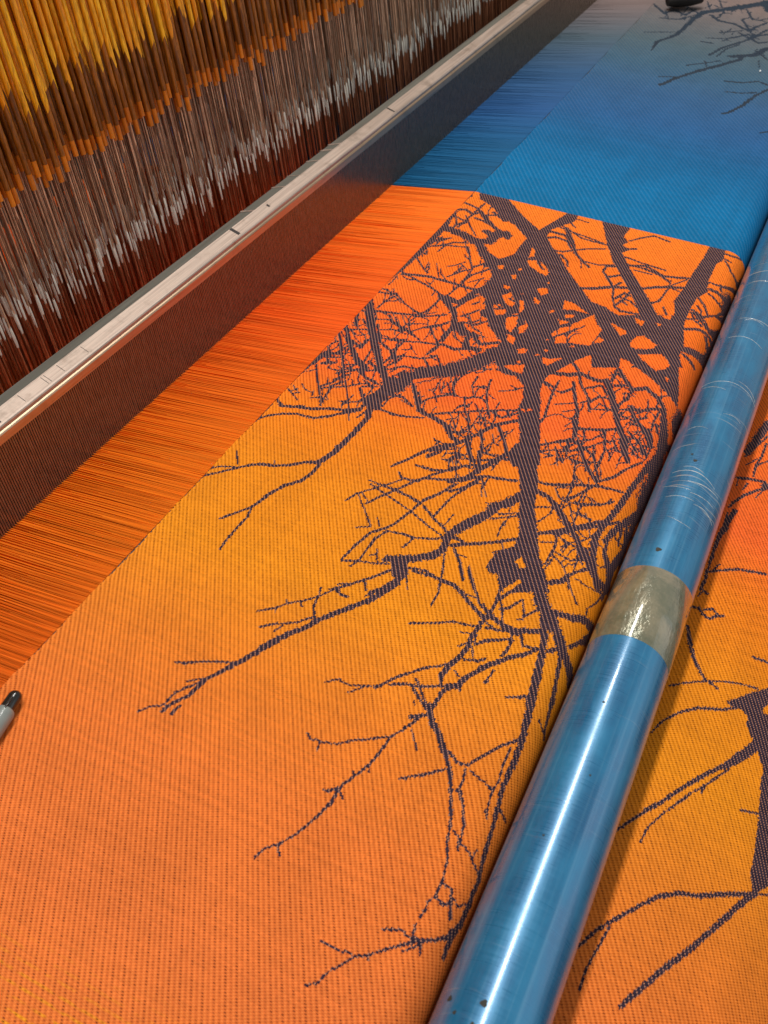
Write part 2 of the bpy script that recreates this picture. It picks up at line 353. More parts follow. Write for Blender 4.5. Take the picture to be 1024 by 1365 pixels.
TREE_OPS = (
    's5863,-34,41,6078,-11,62,6362,5,75,6657,16,83,6884,9,76,7201,-18,73;s6890,20,100,6855,196,97,6791,341,98,6838,452,94,7020,473,96,7002,545,98;'
    's6792,367,85,6617,501,86,6439,660,77,6282,745,65;s6073,719,91,5843,857,94,5671,994,94,5567,1056,85;s6282,745,119,6220,721,99,6078,729,85;'
    's7239,-7,38,7275,61,37,7230,148,37,7292,205,35,7135,362,29;s7398,-4,30,7350,140,28,7254,247,29,7309,348,30;s7207,-7,18,6992,98,17,6932,96,27;'
    's7175,103,16,7021,207,16,6879,318,17;s6950,129,23,7168,146,23,7459,166,24;s7534,10,22,7602,-47,23;s7311,183,39,7148,330,41,7044,464,43,6960,574,42;'
    's7168,201,36,7154,287,35,7111,371,33;s7341,295,33,7239,442,32;s6991,366,66,6949,448,71,7049,527,69;s6539,55,27,6596,135,27,6688,201,27,6728,301,27;'
    's6590,46,18,6687,69,20,6745,150,21;s6608,130,24,6631,225,24,6666,340,24;s6666,340,18,6517,415,18,6353,501,17;s6353,501,19,6132,512,20,5886,482,21;'
    's6353,501,22,6296,443,21,6159,376,20;s6435,410,15,6359,366,15,6304,314,16;s6374,492,24,6486,554,26,6428,639,22;s6127,502,23,6267,530,25,6417,619,27;'
    's6154,552,15,6275,638,15;s6341,15,20,6207,134,20,6134,212,21;s6411,21,25,6402,78,26,6462,64,15;'
    's6070,-1,26,6032,94,25,5990,201,25,5954,317,24,5880,448,23;s6031,44,37,6070,165,37,6094,255,36,6086,333,36,6090,456,36,6076,523,35,6080,643,35;'
    's5989,13,11,5943,45,11;s6099,265,11,6044,302,11,5943,297,14;s5690,-30,20,5712,46,20,5733,129,20;s5752,120,18,5649,237,19,5593,347,20,5569,430,21;'
    's5714,138,21,5624,102,20,5501,89,19;s5454,88,28,5472,164,27,5501,259,27,5539,373,27,5616,433,25,5740,449,22,5870,452,22;'
    's5521,381,25,5572,476,25,5651,583,25;s5870,452,67,5805,529,63,5714,616,50,5538,703,51,5475,787,64;s5876,486,56,5847,607,57,6035,649,52,6158,697,55;'
    's5751,600,24,5887,638,25,6007,685,26;s5684,687,21,5757,739,21,5850,784,21;s5875,703,21,5969,748,21;s5657,803,20,5753,858,20;'
    's5747,720,17,5580,823,21,5550,927,25;s5591,-24,56,5424,73,55,5167,208,53;s5421,-17,38,5543,-6,38;s5308,65,20,5224,155,19;'
    's5348,141,16,5394,226,16,5310,397,14;s5465,359,12,5347,426,13,5276,494,15;s5452,210,14,5379,281,15,5327,389,16,5288,477,16;'
    's5415,512,21,5472,580,21,5566,632,20;s5405,575,9,5348,589,9;s5370,671,24,5505,682,22,5622,655,19;s5242,229,16,5292,323,16,5281,422,15;'
    'd7741,-5,7809,209,7641,322,7392,557,7231,754,7622,865,7760,833,7730,950,7602,970,7510,967,7276,836,7139,851,6976,964,6887,1051,6695,1182,6503,1340,6340,1484,6312,1607,6240,1685,6124,1844,6004,1878,5492,915,6116,664,6143,714,6412,657,6594,509,6689,485,6607,631,6730,711,6890,703,7036,713,7206,546,7276,400,7457,221,7518,99;'
    'o6913,796,6881,839,6787,866,6742,832,6830,820;o6692,838,6737,922,6693,987,6601,1055,6536,1053,6562,983,6615,891;o6503,659,6536,696,6472,721,6455,690;'
    'o6252,805,6246,862,6200,867,6204,829;o6096,852,6168,897,6046,978,5975,975,6009,910;o5948,839,5974,888,5899,963,5809,963,5821,900;'
    'o5843,984,5922,1048,5773,1103,5672,1117,5683,1057,5764,1003;o6101,993,6097,1030,6000,1065,5927,1057;o6325,1055,6363,1125,6294,1155,6235,1110;'
    'o6191,1073,6155,1138,6110,1142,6114,1106;o6417,809,6437,845,6368,858,6368,834;o5736,1116,5822,1153,5730,1186,5669,1152;'
    'o6017,704,5999,759,5859,803,5825,781;o5769,804,5726,891,5666,903,5584,992,5547,1018,5492,915;'
    'o6138,1324,6262,1295,6256,1372,6161,1517,6164,1459,6156,1358;o6068,1364,6105,1432,6061,1435,6030,1377;o6004,1329,5965,1421,5931,1421,5922,1362;'
    'o5793,1344,5860,1388,5927,1433,5848,1448,5761,1421,5743,1372;o5801,1497,5966,1466,6092,1493,6167,1549,6048,1619,6007,1665,5917,1658,5881,1647;'
    'o6130,1689,6074,1832,6037,1843,5998,1810;s6776,895,19,6693,937,22,6622,999,25;s5896,871,25,5927,929,25;s6083,917,24,6060,961,24;'
    's5883,1493,19,6007,1542,19;s7366,949,48,7170,1064,35,6993,1147,30,6828,1309,27;s7361,886,21,7334,998,21,7269,1299,21;'
    's7251,845,43,7243,989,39,7104,1098,31;s7485,949,18,7415,1011,17;s7573,973,19,7558,1083,18;s7398,899,20,7259,1125,21,7250,1342,21;'
    's7034,1121,23,7115,1220,24,7178,1338,24;s6953,972,27,6964,1044,27,7034,1121,27;s6901,1225,20,6895,1362,20,6957,1477,20;'
    's6913,1048,28,6844,1121,24,6761,1160,19;s7127,855,35,7177,921,35,7152,1032,31,7045,1092,22;s6901,1225,10,6789,1261,10;'
    's6487,1356,42,6536,1447,42,6622,1562,43,6671,1677,43;s6907,1431,23,6817,1434,21,6735,1494,29,6628,1572,22,6458,1616,19,6344,1666,21;'
    's6907,1431,26,6946,1504,26;s6762,1498,31,6829,1574,32,6801,1617,29;s6628,1572,26,6719,1605,26;s6466,1631,23,6586,1677,26,6563,1723,26;'
    's6467,1677,24,6427,1733,24;'
    'd7616,1189,7734,1154,7721,1270,7704,1378,7613,1429,7463,1420,7382,1481,7310,1451,7272,1536,7190,1485,7004,1586,6814,1710,6706,1785,6582,1869,6372,1997,6354,2089,6510,2084,6650,2039,6880,2064,7137,2074,7411,2095,7606,2101,7740,2090,7732,2232,7596,2235,7468,2249,7367,2211,7084,2213,6902,2241,6778,2190,6609,2183,6426,2182,6303,2200,6094,2249,5969,2247,5854,2285,5824,2305,5589,1886,5512,1739,6340,1484,6313,1607,6223,1759,6229,1813,6198,1921,6379,1839,6651,1684,6819,1578,7001,1460,7239,1346;'
    'o5946,1891,6054,1916,6062,1989,5992,2077,5952,2061,5895,1991,5896,1916;o5820,1985,5875,2070,5888,2172,5805,2203,5758,2204,5705,2104,5783,2010;'
    'o5727,1867,5716,1923,5693,1993,5638,1977,5604,1913;o6101,1738,6085,1831,6028,1847,5999,1811,6044,1755;o6298,1983,6309,2046,6275,2065,6255,2026;'
    'o6263,1792,6294,1850,6239,1915,6193,1911,6240,1832;s6375,1659,24,6489,1695,22,6641,1710,21;s6509,1643,24,6490,1741,23,6419,1828,21;'
    's6355,1665,27,6316,1721,28,6328,1785,29,6334,1840,29;s7412,1485,23,7509,1558,24,7597,1642,25,7559,1782,25;s7131,1526,27,7101,1668,26,7076,1865,26;'
    's7021,1569,33,7020,1713,32,6986,1841,31,6913,1941,29;s7021,1617,33,7071,1712,33,6980,1877,32,7013,1986,32,7052,2082,32;s6958,1646,19,6958,1789,19;'
    's6716,1782,39,6787,1868,40,6836,1960,40,6880,2064,40;s6836,1960,20,6696,1949,19,6596,1940,24,6536,1893,28;s6941,1946,15,6825,1962,15;'
    's6831,1972,18,6804,2059,18;s6529,1990,20,6438,2035,21,6389,2070,22;s7278,1522,28,7302,1565,28;s6880,1972,17,7013,2056,17;'
    's7462,2262,20,7351,2342,27,7319,2456,49,7528,2603,192;s7571,2240,28,7578,2301,27,7633,2385,27;s7492,2244,23,7480,2310,24;'
    's7062,2218,28,7049,2279,28,7079,2338,28,7251,2498,56,7562,2703,190;s7080,2310,24,7011,2334,27;s6957,2252,44,6950,2343,47,6947,2429,70,6905,2471,111;'
    's6886,2256,25,6833,2346,29,6832,2432,40;s6794,2197,22,6700,2263,21,6602,2310,22;s6594,2198,27,6536,2289,28,6674,2380,17,6905,2471,49,7599,2737,168;'
    's6558,2217,30,6464,2307,32,6423,2378,40,6645,2610,215;s6451,2187,26,6488,2255,24,6597,2325,19;'
    's6308,2209,36,6355,2286,35,6375,2360,40,6376,2466,70,6621,2636,159;s6518,2294,20,6452,2368,25,6437,2452,41;s6660,2385,24,6858,2562,96;'
    's6332,2375,36,6257,2434,54,6297,2532,222;s6039,2262,76,6057,2327,77,6102,2441,103,6365,2640,300;s5980,2265,30,5925,2385,39;'
    's7042,2441,88,6962,2501,278,6881,2534,300;s6672,2213,22,6606,2262,15,6437,2278,13;s6568,2193,17,6457,2240,21,6419,2306,25;'
    's5559,-28,63,5386,78,62,5188,201,61,5005,327,61,4830,448,61,4697,558,62;s5380,-17,31,5219,54,30;s5398,-26,48,5496,-15,48;'
    's5209,-25,31,5010,104,36,4843,249,49,4778,350,64;s5102,-22,22,4905,100,21,4754,192,21,4622,273,20;s4622,273,14,4512,348,14,4350,450,13,4214,521,13;'
    's5108,-31,21,5143,34,21,5173,90,21,5202,146,21;s5143,34,14,5105,125,15,5130,171,16;s5031,104,31,4984,211,35,5069,214,32,5158,263,34;'
    's5138,226,14,5007,292,16,4820,318,17;s5213,247,20,5113,297,26,5037,426,27,4924,515,22;s5151,290,18,5174,372,18,5213,446,18;s5037,426,19,5175,453,20;'
    's5031,452,18,4886,443,21,4905,366,20;s5020,469,13,4862,545,13;s4650,-4,60,4755,7,65,4789,35,70;s4809,-23,24,4719,15,24;'
    's4821,18,19,4828,107,20,4873,117,18;s4687,67,31,4733,135,31;s4758,52,19,4806,142,19;s4825,27,12,4919,11,15,4976,39,17;'
    's4632,0,29,4508,-16,28,4389,-27,27,4342,-27,27;s4342,-27,15,4299,48,14,4248,122,13;s4299,65,13,4324,95,13;'
    's4653,40,17,4522,119,17,4400,204,16,4265,289,16;s4442,180,20,4527,235,19,4618,264,19;s4293,274,15,4394,262,15,4498,250,18,4559,296,20;'
    's4325,267,11,4343,301,11;s4428,188,18,4525,336,18,4600,408,18,4627,460,18;s4381,169,12,4335,184,12;s4629,213,23,4672,258,23,4749,331,23,4768,367,24;'
    's4743,210,17,4781,281,17;s4561,228,20,4651,292,20;s4740,314,27,4677,413,28,4660,488,30;s4743,357,24,4790,446,23,4991,528,22;s4580,440,20,4621,519,20;'
    's4556,430,23,4450,506,23;s4854,346,24,4801,429,27,4834,491,28;s4929,146,16,4815,160,16;s4801,282,19,4711,260,20,4659,197,21;'
    'd4892,602,4727,543,4615,543,4511,519,4437,481,4403,552,4380,607,4406,657,4495,625,4598,650,4666,709;'
    's4445,563,40,4298,616,40,4161,612,42,4024,600,39,3921,588,41;'
    's4227,-21,19,4186,3,20,4145,61,29,4185,170,30,4207,245,30,4260,346,30,4300,455,30,4358,532,29,4431,538,25;s4192,166,38,4198,195,38;'
    's3941,-15,18,4009,32,20,4072,104,22,4120,196,23,4129,310,25,4197,391,26,4279,465,28,4344,539,30;s4314,415,11,4360,401,17,4427,496,17;'
    's4267,557,16,4344,571,17;s4240,-29,22,4202,-17,22;s4490,616,17,4626,702,17;s4411,666,17,4410,730,17,4418,811,17;'
    's4674,593,140,4780,652,145,4911,756,150,5053,914,151,5204,1016,149,5345,1092,152,5418,1152,158,5501,1232,160;'
    'd5807,877,5979,1199,4370,1765,4331,1689,4477,1597,4609,1538,4834,1445,4972,1436,5095,1391,5178,1297,5161,1228,5229,1137,5352,1067,5518,1069,5650,996;'
    'o5477,1207,5529,1265,5466,1283,5431,1235;o5250,1194,5325,1318,5217,1335,5222,1216;o5626,1073,5603,1149,5523,1157,5538,1107;'
    'o5821,988,5881,1058,5747,1096,5654,1085,5693,1036;o5757,1115,5824,1159,5727,1182,5666,1148;o4761,705,4803,696,4918,841,4842,787;'
    's5679,636,37,5529,688,36,5316,689,34,5234,690,31,5118,663,26;s5289,677,34,5267,812,35,5315,881,35;s5161,357,23,5188,448,23,5234,554,23,5263,666,23;'
    's5401,241,19,5361,331,19,5327,430,19,5259,542,18;s5466,364,13,5327,430,13;s5279,300,16,5302,383,16;s5060,440,13,5150,455,13;'
    's5436,555,15,5342,620,16,5289,677,18;s5444,528,21,5545,635,21;s5146,525,10,5084,600,10;s5512,696,13,5400,767,15,5356,842,18;'
    's5590,721,48,5474,827,39,5332,874,47,5337,962,61;s5527,805,30,5410,944,29;s5469,897,24,5415,953,24;s5415,953,35,5491,1057,36;'
    's5618,732,24,5623,823,24,5728,896,23;s5529,850,22,5491,899,22;s4950,459,21,5029,535,22,5060,667,22,5135,734,21,5037,811,15;s4964,486,13,4859,548,13;'
    's5076,660,21,4968,753,20;s4840,512,23,4914,578,24,4934,691,24;s4748,733,35,4625,811,34,4519,881,40,4499,974,45,4469,1080,39,4369,1174,35,4337,1238,36;'
    's4586,636,22,4598,727,21,4539,819,18;s4396,728,19,4419,822,19,4463,938,19;s4707,795,12,4595,857,17,4661,880,19,4731,945,20,4770,1002,20;'
    's4857,868,13,4738,888,12,4659,944,13;s4890,897,11,4761,932,13,4778,999,18;s4959,954,23,4842,982,22,4772,1022,23;s4771,916,13,4914,941,13;'
    's4884,921,12,4803,977,12;s5055,1173,17,4918,1195,16,4798,1243,17,4662,1317,17;s5044,1080,16,4933,1083,14,4846,1129,14;'
    's5038,996,18,5124,1048,19,5166,1129,19;s5185,1165,21,5166,1237,21,5178,1297,21;s4955,1265,16,5004,1341,16,5059,1393,15;'
    's4774,1095,22,4812,1132,22,4839,1184,22,4798,1243,19;s4768,1151,13,4696,1149,13;s4774,1095,13,4672,1138,14,4596,1190,14,4461,1256,13;'
    's4529,981,21,4587,1060,21,4639,1141,21,4743,1306,21,4819,1451,22;s4611,1122,11,4509,1155,11,4445,1162,11;s4475,1250,12,4590,1244,12,4664,1255,13;'
    's4641,1244,16,4620,1303,13,4560,1317,10;s4469,1111,17,4403,1240,17,4429,1289,18;s4423,1151,16,4408,1218,16;s4728,1311,20,4698,1385,21,4790,1462,21;'
    's4742,1337,14,4647,1354,13;s4773,1397,19,4724,1435,19;s4311,1219,30,4385,1267,30,4496,1322,30,4609,1378,32,4718,1488,33;'
    's4390,1276,30,4275,1333,31,4211,1389,33;s4524,1311,21,4366,1385,21,4283,1408,20;s4604,1401,27,4497,1481,25,4372,1549,26,4297,1625,28;'
    's4517,1394,11,4440,1434,12,4426,1469,15;s4588,1467,10,4529,1479,10;s4294,1216,26,4260,1151,27,4153,1068,23,4052,1025,19,3967,966,16;'
    's4304,1081,13,4255,1143,13;s4132,1118,14,4212,1152,15,4276,1244,16;s4127,1258,10,4182,1244,12,4229,1274,15;s4233,1282,11,4161,1293,10;'
    's4305,1390,16,4342,1521,16;s4236,1408,23,4325,1547,23,4328,1614,23;'
    'd5994,1226,6232,1673,6458,2096,5406,2395,5443,2306,5502,2233,5574,2154,5649,2042,5714,1940,5738,1870,5560,1911,5736,1828,5704,1731,5603,1655,5518,1607,5391,1553,5326,1522,5245,1497,5084,1511,4967,1563,4801,1581,4634,1650,4360,1747,4327,1682,5927,1100;'
    'o5775,1353,5881,1389,5935,1450,5983,1457,6135,1533,6170,1556,6065,1611,6007,1667,5897,1662,5763,1648,5729,1506,5671,1416,5720,1410;'
    'o5983,1333,5986,1422,5918,1377;o6066,1362,6102,1430,6054,1423,6033,1384;o6130,1691,6072,1830,6034,1840,5996,1807;'
    'o5936,1895,6042,1914,6076,1959,6001,2076,5940,2059,5886,1957,5893,1912;o5819,1985,5906,2131,5848,2193,5791,2217,5744,2203,5685,2146,5742,2069;'
    'o5814,1665,5902,1671,5894,1717,5839,1712;o5570,1362,5572,1405,5542,1405;o5465,1394,5474,1450,5524,1525,5455,1489,5389,1458,5402,1426;'
    'o6276,1839,6268,1908,6195,1917,6223,1865;o6290,1991,6286,2047,6251,2023;o6412,2009,6446,2073,6381,2078,6380,2034;o5645,2218,5645,2253,5596,2250;'
    'o5852,1128,5788,1174,5723,1174;o5511,1252,5501,1272,5460,1270;s5751,1388,22,5818,1433,22,5885,1478,22;s5724,1497,13,5828,1452,13;'
    's5326,1522,43,5353,1629,43,5408,1695,43,5385,1796,42,5394,1887,42;s5501,1613,29,5448,1662,24,5294,1732,24,5174,1820,23,5025,1877,20;'
    's5411,1882,59,5279,1951,50,5117,2018,43,4966,2091,39,4815,2182,38;s5738,1870,23,5577,1906,23,5425,1908,24;'
    's5582,1915,35,5460,2011,34,5392,2061,42,5455,2145,42,5391,2232,36,5320,2290,37;s5390,1949,28,5427,2020,28;s5527,1920,22,5472,1998,22;'
    's5286,1682,26,5133,1742,26,4989,1808,24,4809,1856,23,4701,1871,23;s5255,1588,18,5146,1594,18,5138,1648,27,5222,1703,25;'
    's5191,1537,30,5162,1588,20,5024,1604,19,4827,1632,20,4714,1611,23;s4992,1646,15,5076,1770,15;s4944,1722,13,5007,1792,13;s4874,1786,11,4940,1814,11;'
    's5199,1481,28,5191,1537,27;s5264,1782,22,5343,1861,23,5266,1925,19;s5112,1840,19,5206,1881,22,5227,1956,23;s5144,1900,17,5115,1979,17;'
    's5089,1796,19,5148,1839,19;s5056,1867,20,5113,2009,20,5173,2091,20;s5283,2061,26,5193,2026,23,5107,2031,19;s5298,2056,19,5376,2065,19;'
    's5213,2100,30,5179,2169,31,5242,2221,30,5284,2290,29;s5331,2187,12,5221,2216,12;s5085,2057,20,5070,2159,20,5140,2228,19;'
    's5183,2108,35,5079,2176,37,4992,2267,35,4874,2322,37;s5284,2290,18,5136,2278,18,5025,2288,18;s5300,2307,41,5133,2347,48,4985,2389,59,4805,2427,75;'
    's4822,1881,19,4875,1982,19,4928,2083,19;s4696,1892,18,4753,1971,17,4849,2028,17;s4538,1684,19,4617,1773,20,4674,1851,20,4685,1934,20;'
    's4864,2024,13,4722,2066,14,4670,2119,17;s4913,2087,11,4767,2091,10;s4966,2091,21,4862,2178,21,4775,2259,21;s4681,1926,19,4576,1969,20,4503,2020,21;'
    's4720,2000,10,4592,2030,10;s4630,1951,16,4756,2037,17,4809,2107,18;s4629,1856,15,4529,1879,17,4497,1937,22;s4580,1795,12,4490,1835,14,4454,1885,16;'
    's4489,1711,16,4549,1796,16;s4631,2074,11,4537,2084,11;s5031,2150,17,5032,2218,17;s4952,2192,18,5018,2280,18;s4812,2145,31,4653,2236,30;'
    's4888,2228,24,4784,2328,28;s4734,2242,16,4735,2310,16;'
    'd4402,1547,4504,1557,4564,1673,4179,1818,4013,1858,3803,1951,3612,2027,3523,2092,3409,2156,3355,2051,3287,1918,3402,1857,3394,1817,3425,1783,3538,1786,3655,1864,3753,1854,3946,1783,4093,1738,4250,1671;'
    'o3538,1908,3588,1932,3526,1981,3506,1954;o3304,1920,3427,1975,3404,2000,3308,1960;'
    's4041,1748,68,3965,1712,68,3910,1659,63,3813,1633,59,3710,1566,57,3573,1506,53;s3983,1329,43,4056,1413,42,4164,1446,40,4269,1501,42,4389,1552,42;'
    's3899,1365,24,3955,1417,24,4056,1471,23,4114,1495,23;s4118,1503,26,4140,1589,26,4167,1683,26;s4093,1282,18,4185,1399,19,4176,1441,18;'
    's4317,1384,26,4139,1456,25;s4220,1228,17,4245,1276,17,4210,1389,16;s4297,1254,10,4168,1308,10;s4326,1400,19,4311,1523,19;s4085,1497,11,4044,1532,11;'
    's4298,1528,12,4184,1515,12;s3909,1591,10,3910,1632,10;s3492,1549,25,3555,1647,26,3623,1753,26,3702,1856,26;s3559,1530,25,3550,1587,25;'
    's3804,1746,11,3736,1745,11,3676,1755,10;s3791,1669,15,3838,1733,15,3888,1804,15;s3849,1701,15,3904,1780,15;s3585,1829,12,3642,1790,12;'
    's3545,1775,14,3574,1807,14;s3458,1582,15,3407,1630,14,3288,1706,14;s3447,1586,12,3446,1657,12;s3392,1697,10,3332,1722,10,3245,1783,10;'
    's4224,1793,24,4220,1841,24,4240,1908,24,4293,2010,24,4352,2151,24;s4483,1701,16,4490,1805,15,4451,1761,15;'
    's4517,1947,15,4327,1990,14,4219,2007,15,4129,2000,15;s4215,1917,14,4149,1957,16,4125,2019,18,4153,2100,18,4203,2196,18;'
    's4142,1831,35,4113,1915,35,4030,1997,35,3949,2077,33,3881,2152,33,3764,2223,34,3661,2328,43,3600,2389,55;'
    's3803,1951,31,3853,2021,31,3914,2089,31,3976,2156,31,4059,2239,31;s4006,1870,16,4049,1955,16,3998,1963,12,3893,1919,13;'
    's4109,2043,11,4030,2077,11,3968,2115,12;s4137,2015,18,4251,2069,19,4313,2105,19;s4073,2108,15,4042,2179,15;s4057,1997,12,3995,2062,12;'
    's3745,1989,14,3783,2063,14;s3831,2055,15,3761,2070,15,3685,2070,15,3595,2067,15;s3685,2070,15,3636,2146,14,3585,2188,12,3547,2209,12;'
    's3550,2074,12,3656,2088,12;s3462,2113,21,3522,2184,20,3568,2202,20,3628,2249,21,3665,2289,20;s3828,2100,11,3791,2129,9,3725,2125,9;'
    's3874,2163,14,3731,2208,14,3689,2247,16;s3785,2217,15,3746,2280,15;s3923,2234,17,3839,2268,17;s4565,1798,14,4475,1867,14;'
    's4655,1846,16,4577,1881,24,4678,1982,23;s4633,1958,15,4561,1971,18,4393,2117,19;s4509,1931,17,4508,1988,17;s3547,2209,10,3480,2239,10;'
    's5197,2338,62,5028,2405,88,4896,2427,84,4724,2368,44,4596,2350,43,4436,2325,40,4292,2309,38,4165,2291,38,4038,2265,39,3927,2256,37,3809,2275,38,3686,2316,44;'
    's4038,2265,31,3939,2139,31,3841,2040,31;s4867,2452,127,4669,2433,99,4496,2519,300,4309,2449,77,4167,2378,39,4038,2333,37,3926,2310,37;'
    's3917,2469,78,4046,2458,67,4309,2449,64;s3814,2424,54,3926,2455,81;s5370,2463,136,5282,2475,193;s5109,2301,24,5039,2333,27;'
    's5034,2270,15,4891,2334,17,4760,2330,14;s4624,1775,23,4695,1849,25,4660,1937,23,4612,2028,19,4391,2132,16;s4894,1814,21,4750,1860,21;'
    's4825,1875,25,4881,2014,25,4935,2085,25;s4885,2022,18,4701,2077,17,4548,2085,18,4470,2081,18;s4939,2094,31,4789,2184,29,4646,2243,26;'
    's4941,2161,27,4861,2259,25,4780,2302,24;s4874,2160,16,4768,2265,16;s4821,2089,16,4726,2155,18,4696,2219,19;'
    's4391,2132,23,4471,2200,22,4571,2245,22,4699,2316,18;s4243,1904,24,4296,2006,24,4349,2136,24,4366,2286,23;s4144,2100,21,4192,2193,21,4257,2263,20;'
    's4057,2093,15,4049,2183,15;s4144,2100,11,3994,2104,11;s4424,1965,11,4296,2006,11;s4646,1941,18,4506,2004,19,4362,2132,20;'
    's4084,1958,33,3963,2070,32,3843,2170,31,3717,2287,33;s4043,2273,21,4129,2343,19;s4007,2313,18,3858,2335,20,3777,2379,26;s4100,2367,15,3975,2397,18;'
    's4161,2396,29,4023,2449,43;s3851,2185,13,3957,2264,13;s3709,2085,15,3683,2179,16,3748,2277,15;s3816,2092,16,3802,2166,16;s3896,2248,23,3805,2268,23;'
    's5010,2427,33,5085,2516,80;s3570,2012,92,3434,2077,84,3317,2143,79,3234,2220,73,3144,2291,66,3071,2357,63,3032,2435,69,3007,2484,105;'
    's3235,2179,39,3109,2231,39,2996,2255,39,2868,2277,41,2761,2293,42,2690,2305,45;s3043,2349,26,2958,2367,28,2862,2393,31,2783,2415,35;'
    's3285,2235,46,3301,2313,44,3348,2376,47,3377,2469,74;s3136,2371,23,3218,2422,26,3316,2497,81;s3032,2282,27,3091,2320,26;'
    's3467,2140,19,3506,2193,18,3561,2208,17,3651,2263,17,3700,2300,16;s3551,2212,12,3477,2252,12,3402,2312,14;s3569,2247,10,3554,2313,11,3572,2382,11;'
    's3612,2363,14,3594,2436,20,3513,2415,12,3426,2376,10,3395,2385,13;s3695,2292,42,3637,2364,50,3646,2439,63;s3826,2356,42,3757,2419,56,3682,2462,83;'
    's3857,2431,34,3714,2457,42,3583,2447,35;s3408,2003,18,3319,1968,18,3259,1941,18;s3337,1911,15,3248,1920,15,3127,1926,15;'
    's3286,2039,18,3210,2001,18,3180,1963,19;s3281,1916,14,3193,1967,13,3091,2006,13;s3290,2046,13,3208,2084,13,3167,2091,12;'
    's3165,1870,20,3124,1919,24,3093,1989,28,3079,2067,32,3090,2111,31,3132,2192,34;s2932,1947,15,2972,1995,16,3006,2070,16;'
    's3062,1928,13,3041,1993,13,3059,2050,13;s3189,2091,16,3272,2142,17;s3153,2063,11,3164,2084,11;s3052,2077,14,2974,2090,14,2896,2080,15;'
    's3072,2117,15,3004,2150,17,3017,2216,18;s2779,2009,25,2837,2064,25,2905,2116,26,2955,2176,26,3024,2229,25;s2795,2080,11,2749,2067,10,2707,2061,10;'
    's2675,2188,11,2698,2232,11,2733,2280,10;o3120,2251,3163,2252,3082,2293,3058,2273;'
    'o2937,2292,3024,2285,3027,2317,2944,2352,2854,2362,2761,2376,2735,2347,2857,2306;'
    's3297,-41,16,3353,10,16,3425,77,17,3494,137,21,3554,193,23,3588,245,27,3618,331,23,3664,406,23,3729,472,25,3762,535,33,3797,557,40,3891,588,41,3953,585,45;'
    's3422,0,15,3464,51,15,3495,126,15;s3625,48,12,3524,123,12;s3656,302,10,3618,331,10;s3580,229,27,3600,269,27;'
    's3781,555,22,3678,562,23,3576,538,25,3489,468,25,3388,428,24,3245,396,23;s3245,396,17,3161,339,17,3078,284,16;'
    's3220,401,16,3161,418,17,3064,411,17,2946,409,17,2874,418,16;s3940,959,16,4016,1002,20,4114,1056,24,4167,1082,24,4223,1158,28,4304,1222,31;'
    's4023,1089,22,4025,1196,22,4069,1293,22,4139,1341,22,4193,1416,22;s4114,1116,16,4207,1174,16;s4064,1285,10,4139,1253,10,4203,1255,12;'
    's4135,1304,10,4228,1274,10;s3912,1022,14,3872,1061,17,3893,1158,18,3989,1212,18,4060,1277,18;'
    's3548,853,14,3626,881,15,3714,953,16,3789,1013,16,3861,1066,16;s3765,897,16,3765,995,20,3762,1074,25,3745,1179,23,3727,1253,27;'
    's3740,920,15,3700,1037,15,3657,1172,14,3636,1239,14,3583,1346,14,3533,1478,13;'
    's3581,971,16,3677,1020,18,3762,1074,19,3885,1142,20,3934,1178,22,3971,1278,23,4016,1393,24,4103,1475,25;s3630,888,13,3540,973,13,3419,1081,12;'
    's3376,1010,11,3419,1081,11;s3501,1083,10,3442,1126,10;s3647,908,11,3596,973,11;'
    's3121,1051,16,3257,1071,18,3377,1102,20,3447,1161,22,3502,1190,18,3647,1233,19,3758,1258,21,3844,1314,23,3975,1372,24;'
    's3142,1140,15,3230,1140,15,3347,1145,17,3430,1178,18;s3430,1178,16,3451,1270,16,3451,1334,16,3490,1434,16,3522,1483,16;s3446,1336,14,3357,1314,14;'
    's3111,1056,15,3151,1144,15,3173,1223,15,3205,1297,15;s3095,1119,14,3152,1135,14;s3280,1188,11,3190,1233,11;s3216,1175,11,3239,1208,11;'
    's3712,1279,20,3640,1377,20,3601,1458,20,3566,1491,18;s3662,1367,15,3810,1386,16,3892,1407,17,4044,1476,18;s3625,1452,12,3724,1460,12;'
    's3762,1613,56,3647,1547,55,3559,1503,48,3438,1520,46,3371,1487,54,3299,1395,55,3239,1280,55;d3263,1278,3311,1372,3179,1425,3123,1407,3129,1351;'
    's3239,1280,30,3218,1264,30;s3172,1410,34,3099,1384,34,3019,1344,35,2972,1306,35;s3232,1409,18,3249,1489,18,3224,1605,21,3218,1684,25,3197,1736,27;'
    's3176,1417,11,3084,1469,11;s3411,1540,13,3286,1586,13,3159,1616,13;s3479,1573,17,3391,1646,16,3277,1707,16;s3445,1606,12,3447,1658,12;'
    's3383,1702,11,3249,1791,10;s3492,1550,25,3529,1597,26,3576,1688,26;s2894,1101,17,2985,1185,17,3069,1257,17,3164,1326,17;s3026,1244,9,2982,1271,9;'
    's1803,658,11,1853,693,11,1897,753,11;s1908,746,14,1978,755,14,2052,806,14,2110,843,15;s2057,768,12,2107,828,12;'
    's1854,759,18,1890,766,20,1940,790,21,1993,821,22,2110,843,24,2179,882,25,2238,912,27,2317,956,28,2397,992,29,2467,1027,31;s1869,807,18,1925,817,18;'
    's2125,651,14,2145,699,14,2185,758,14,2224,835,14,2250,904,14;s2140,689,16,2145,703,16;s2591,838,12,2628,878,12,2658,913,12;'
    's2500,895,12,2536,934,12,2569,966,12;'
    's2314,949,26,2424,992,28,2531,1058,30,2613,1114,32,2683,1144,31,2763,1204,33,2833,1253,35,2919,1321,36,3010,1363,37,3100,1402,39;'
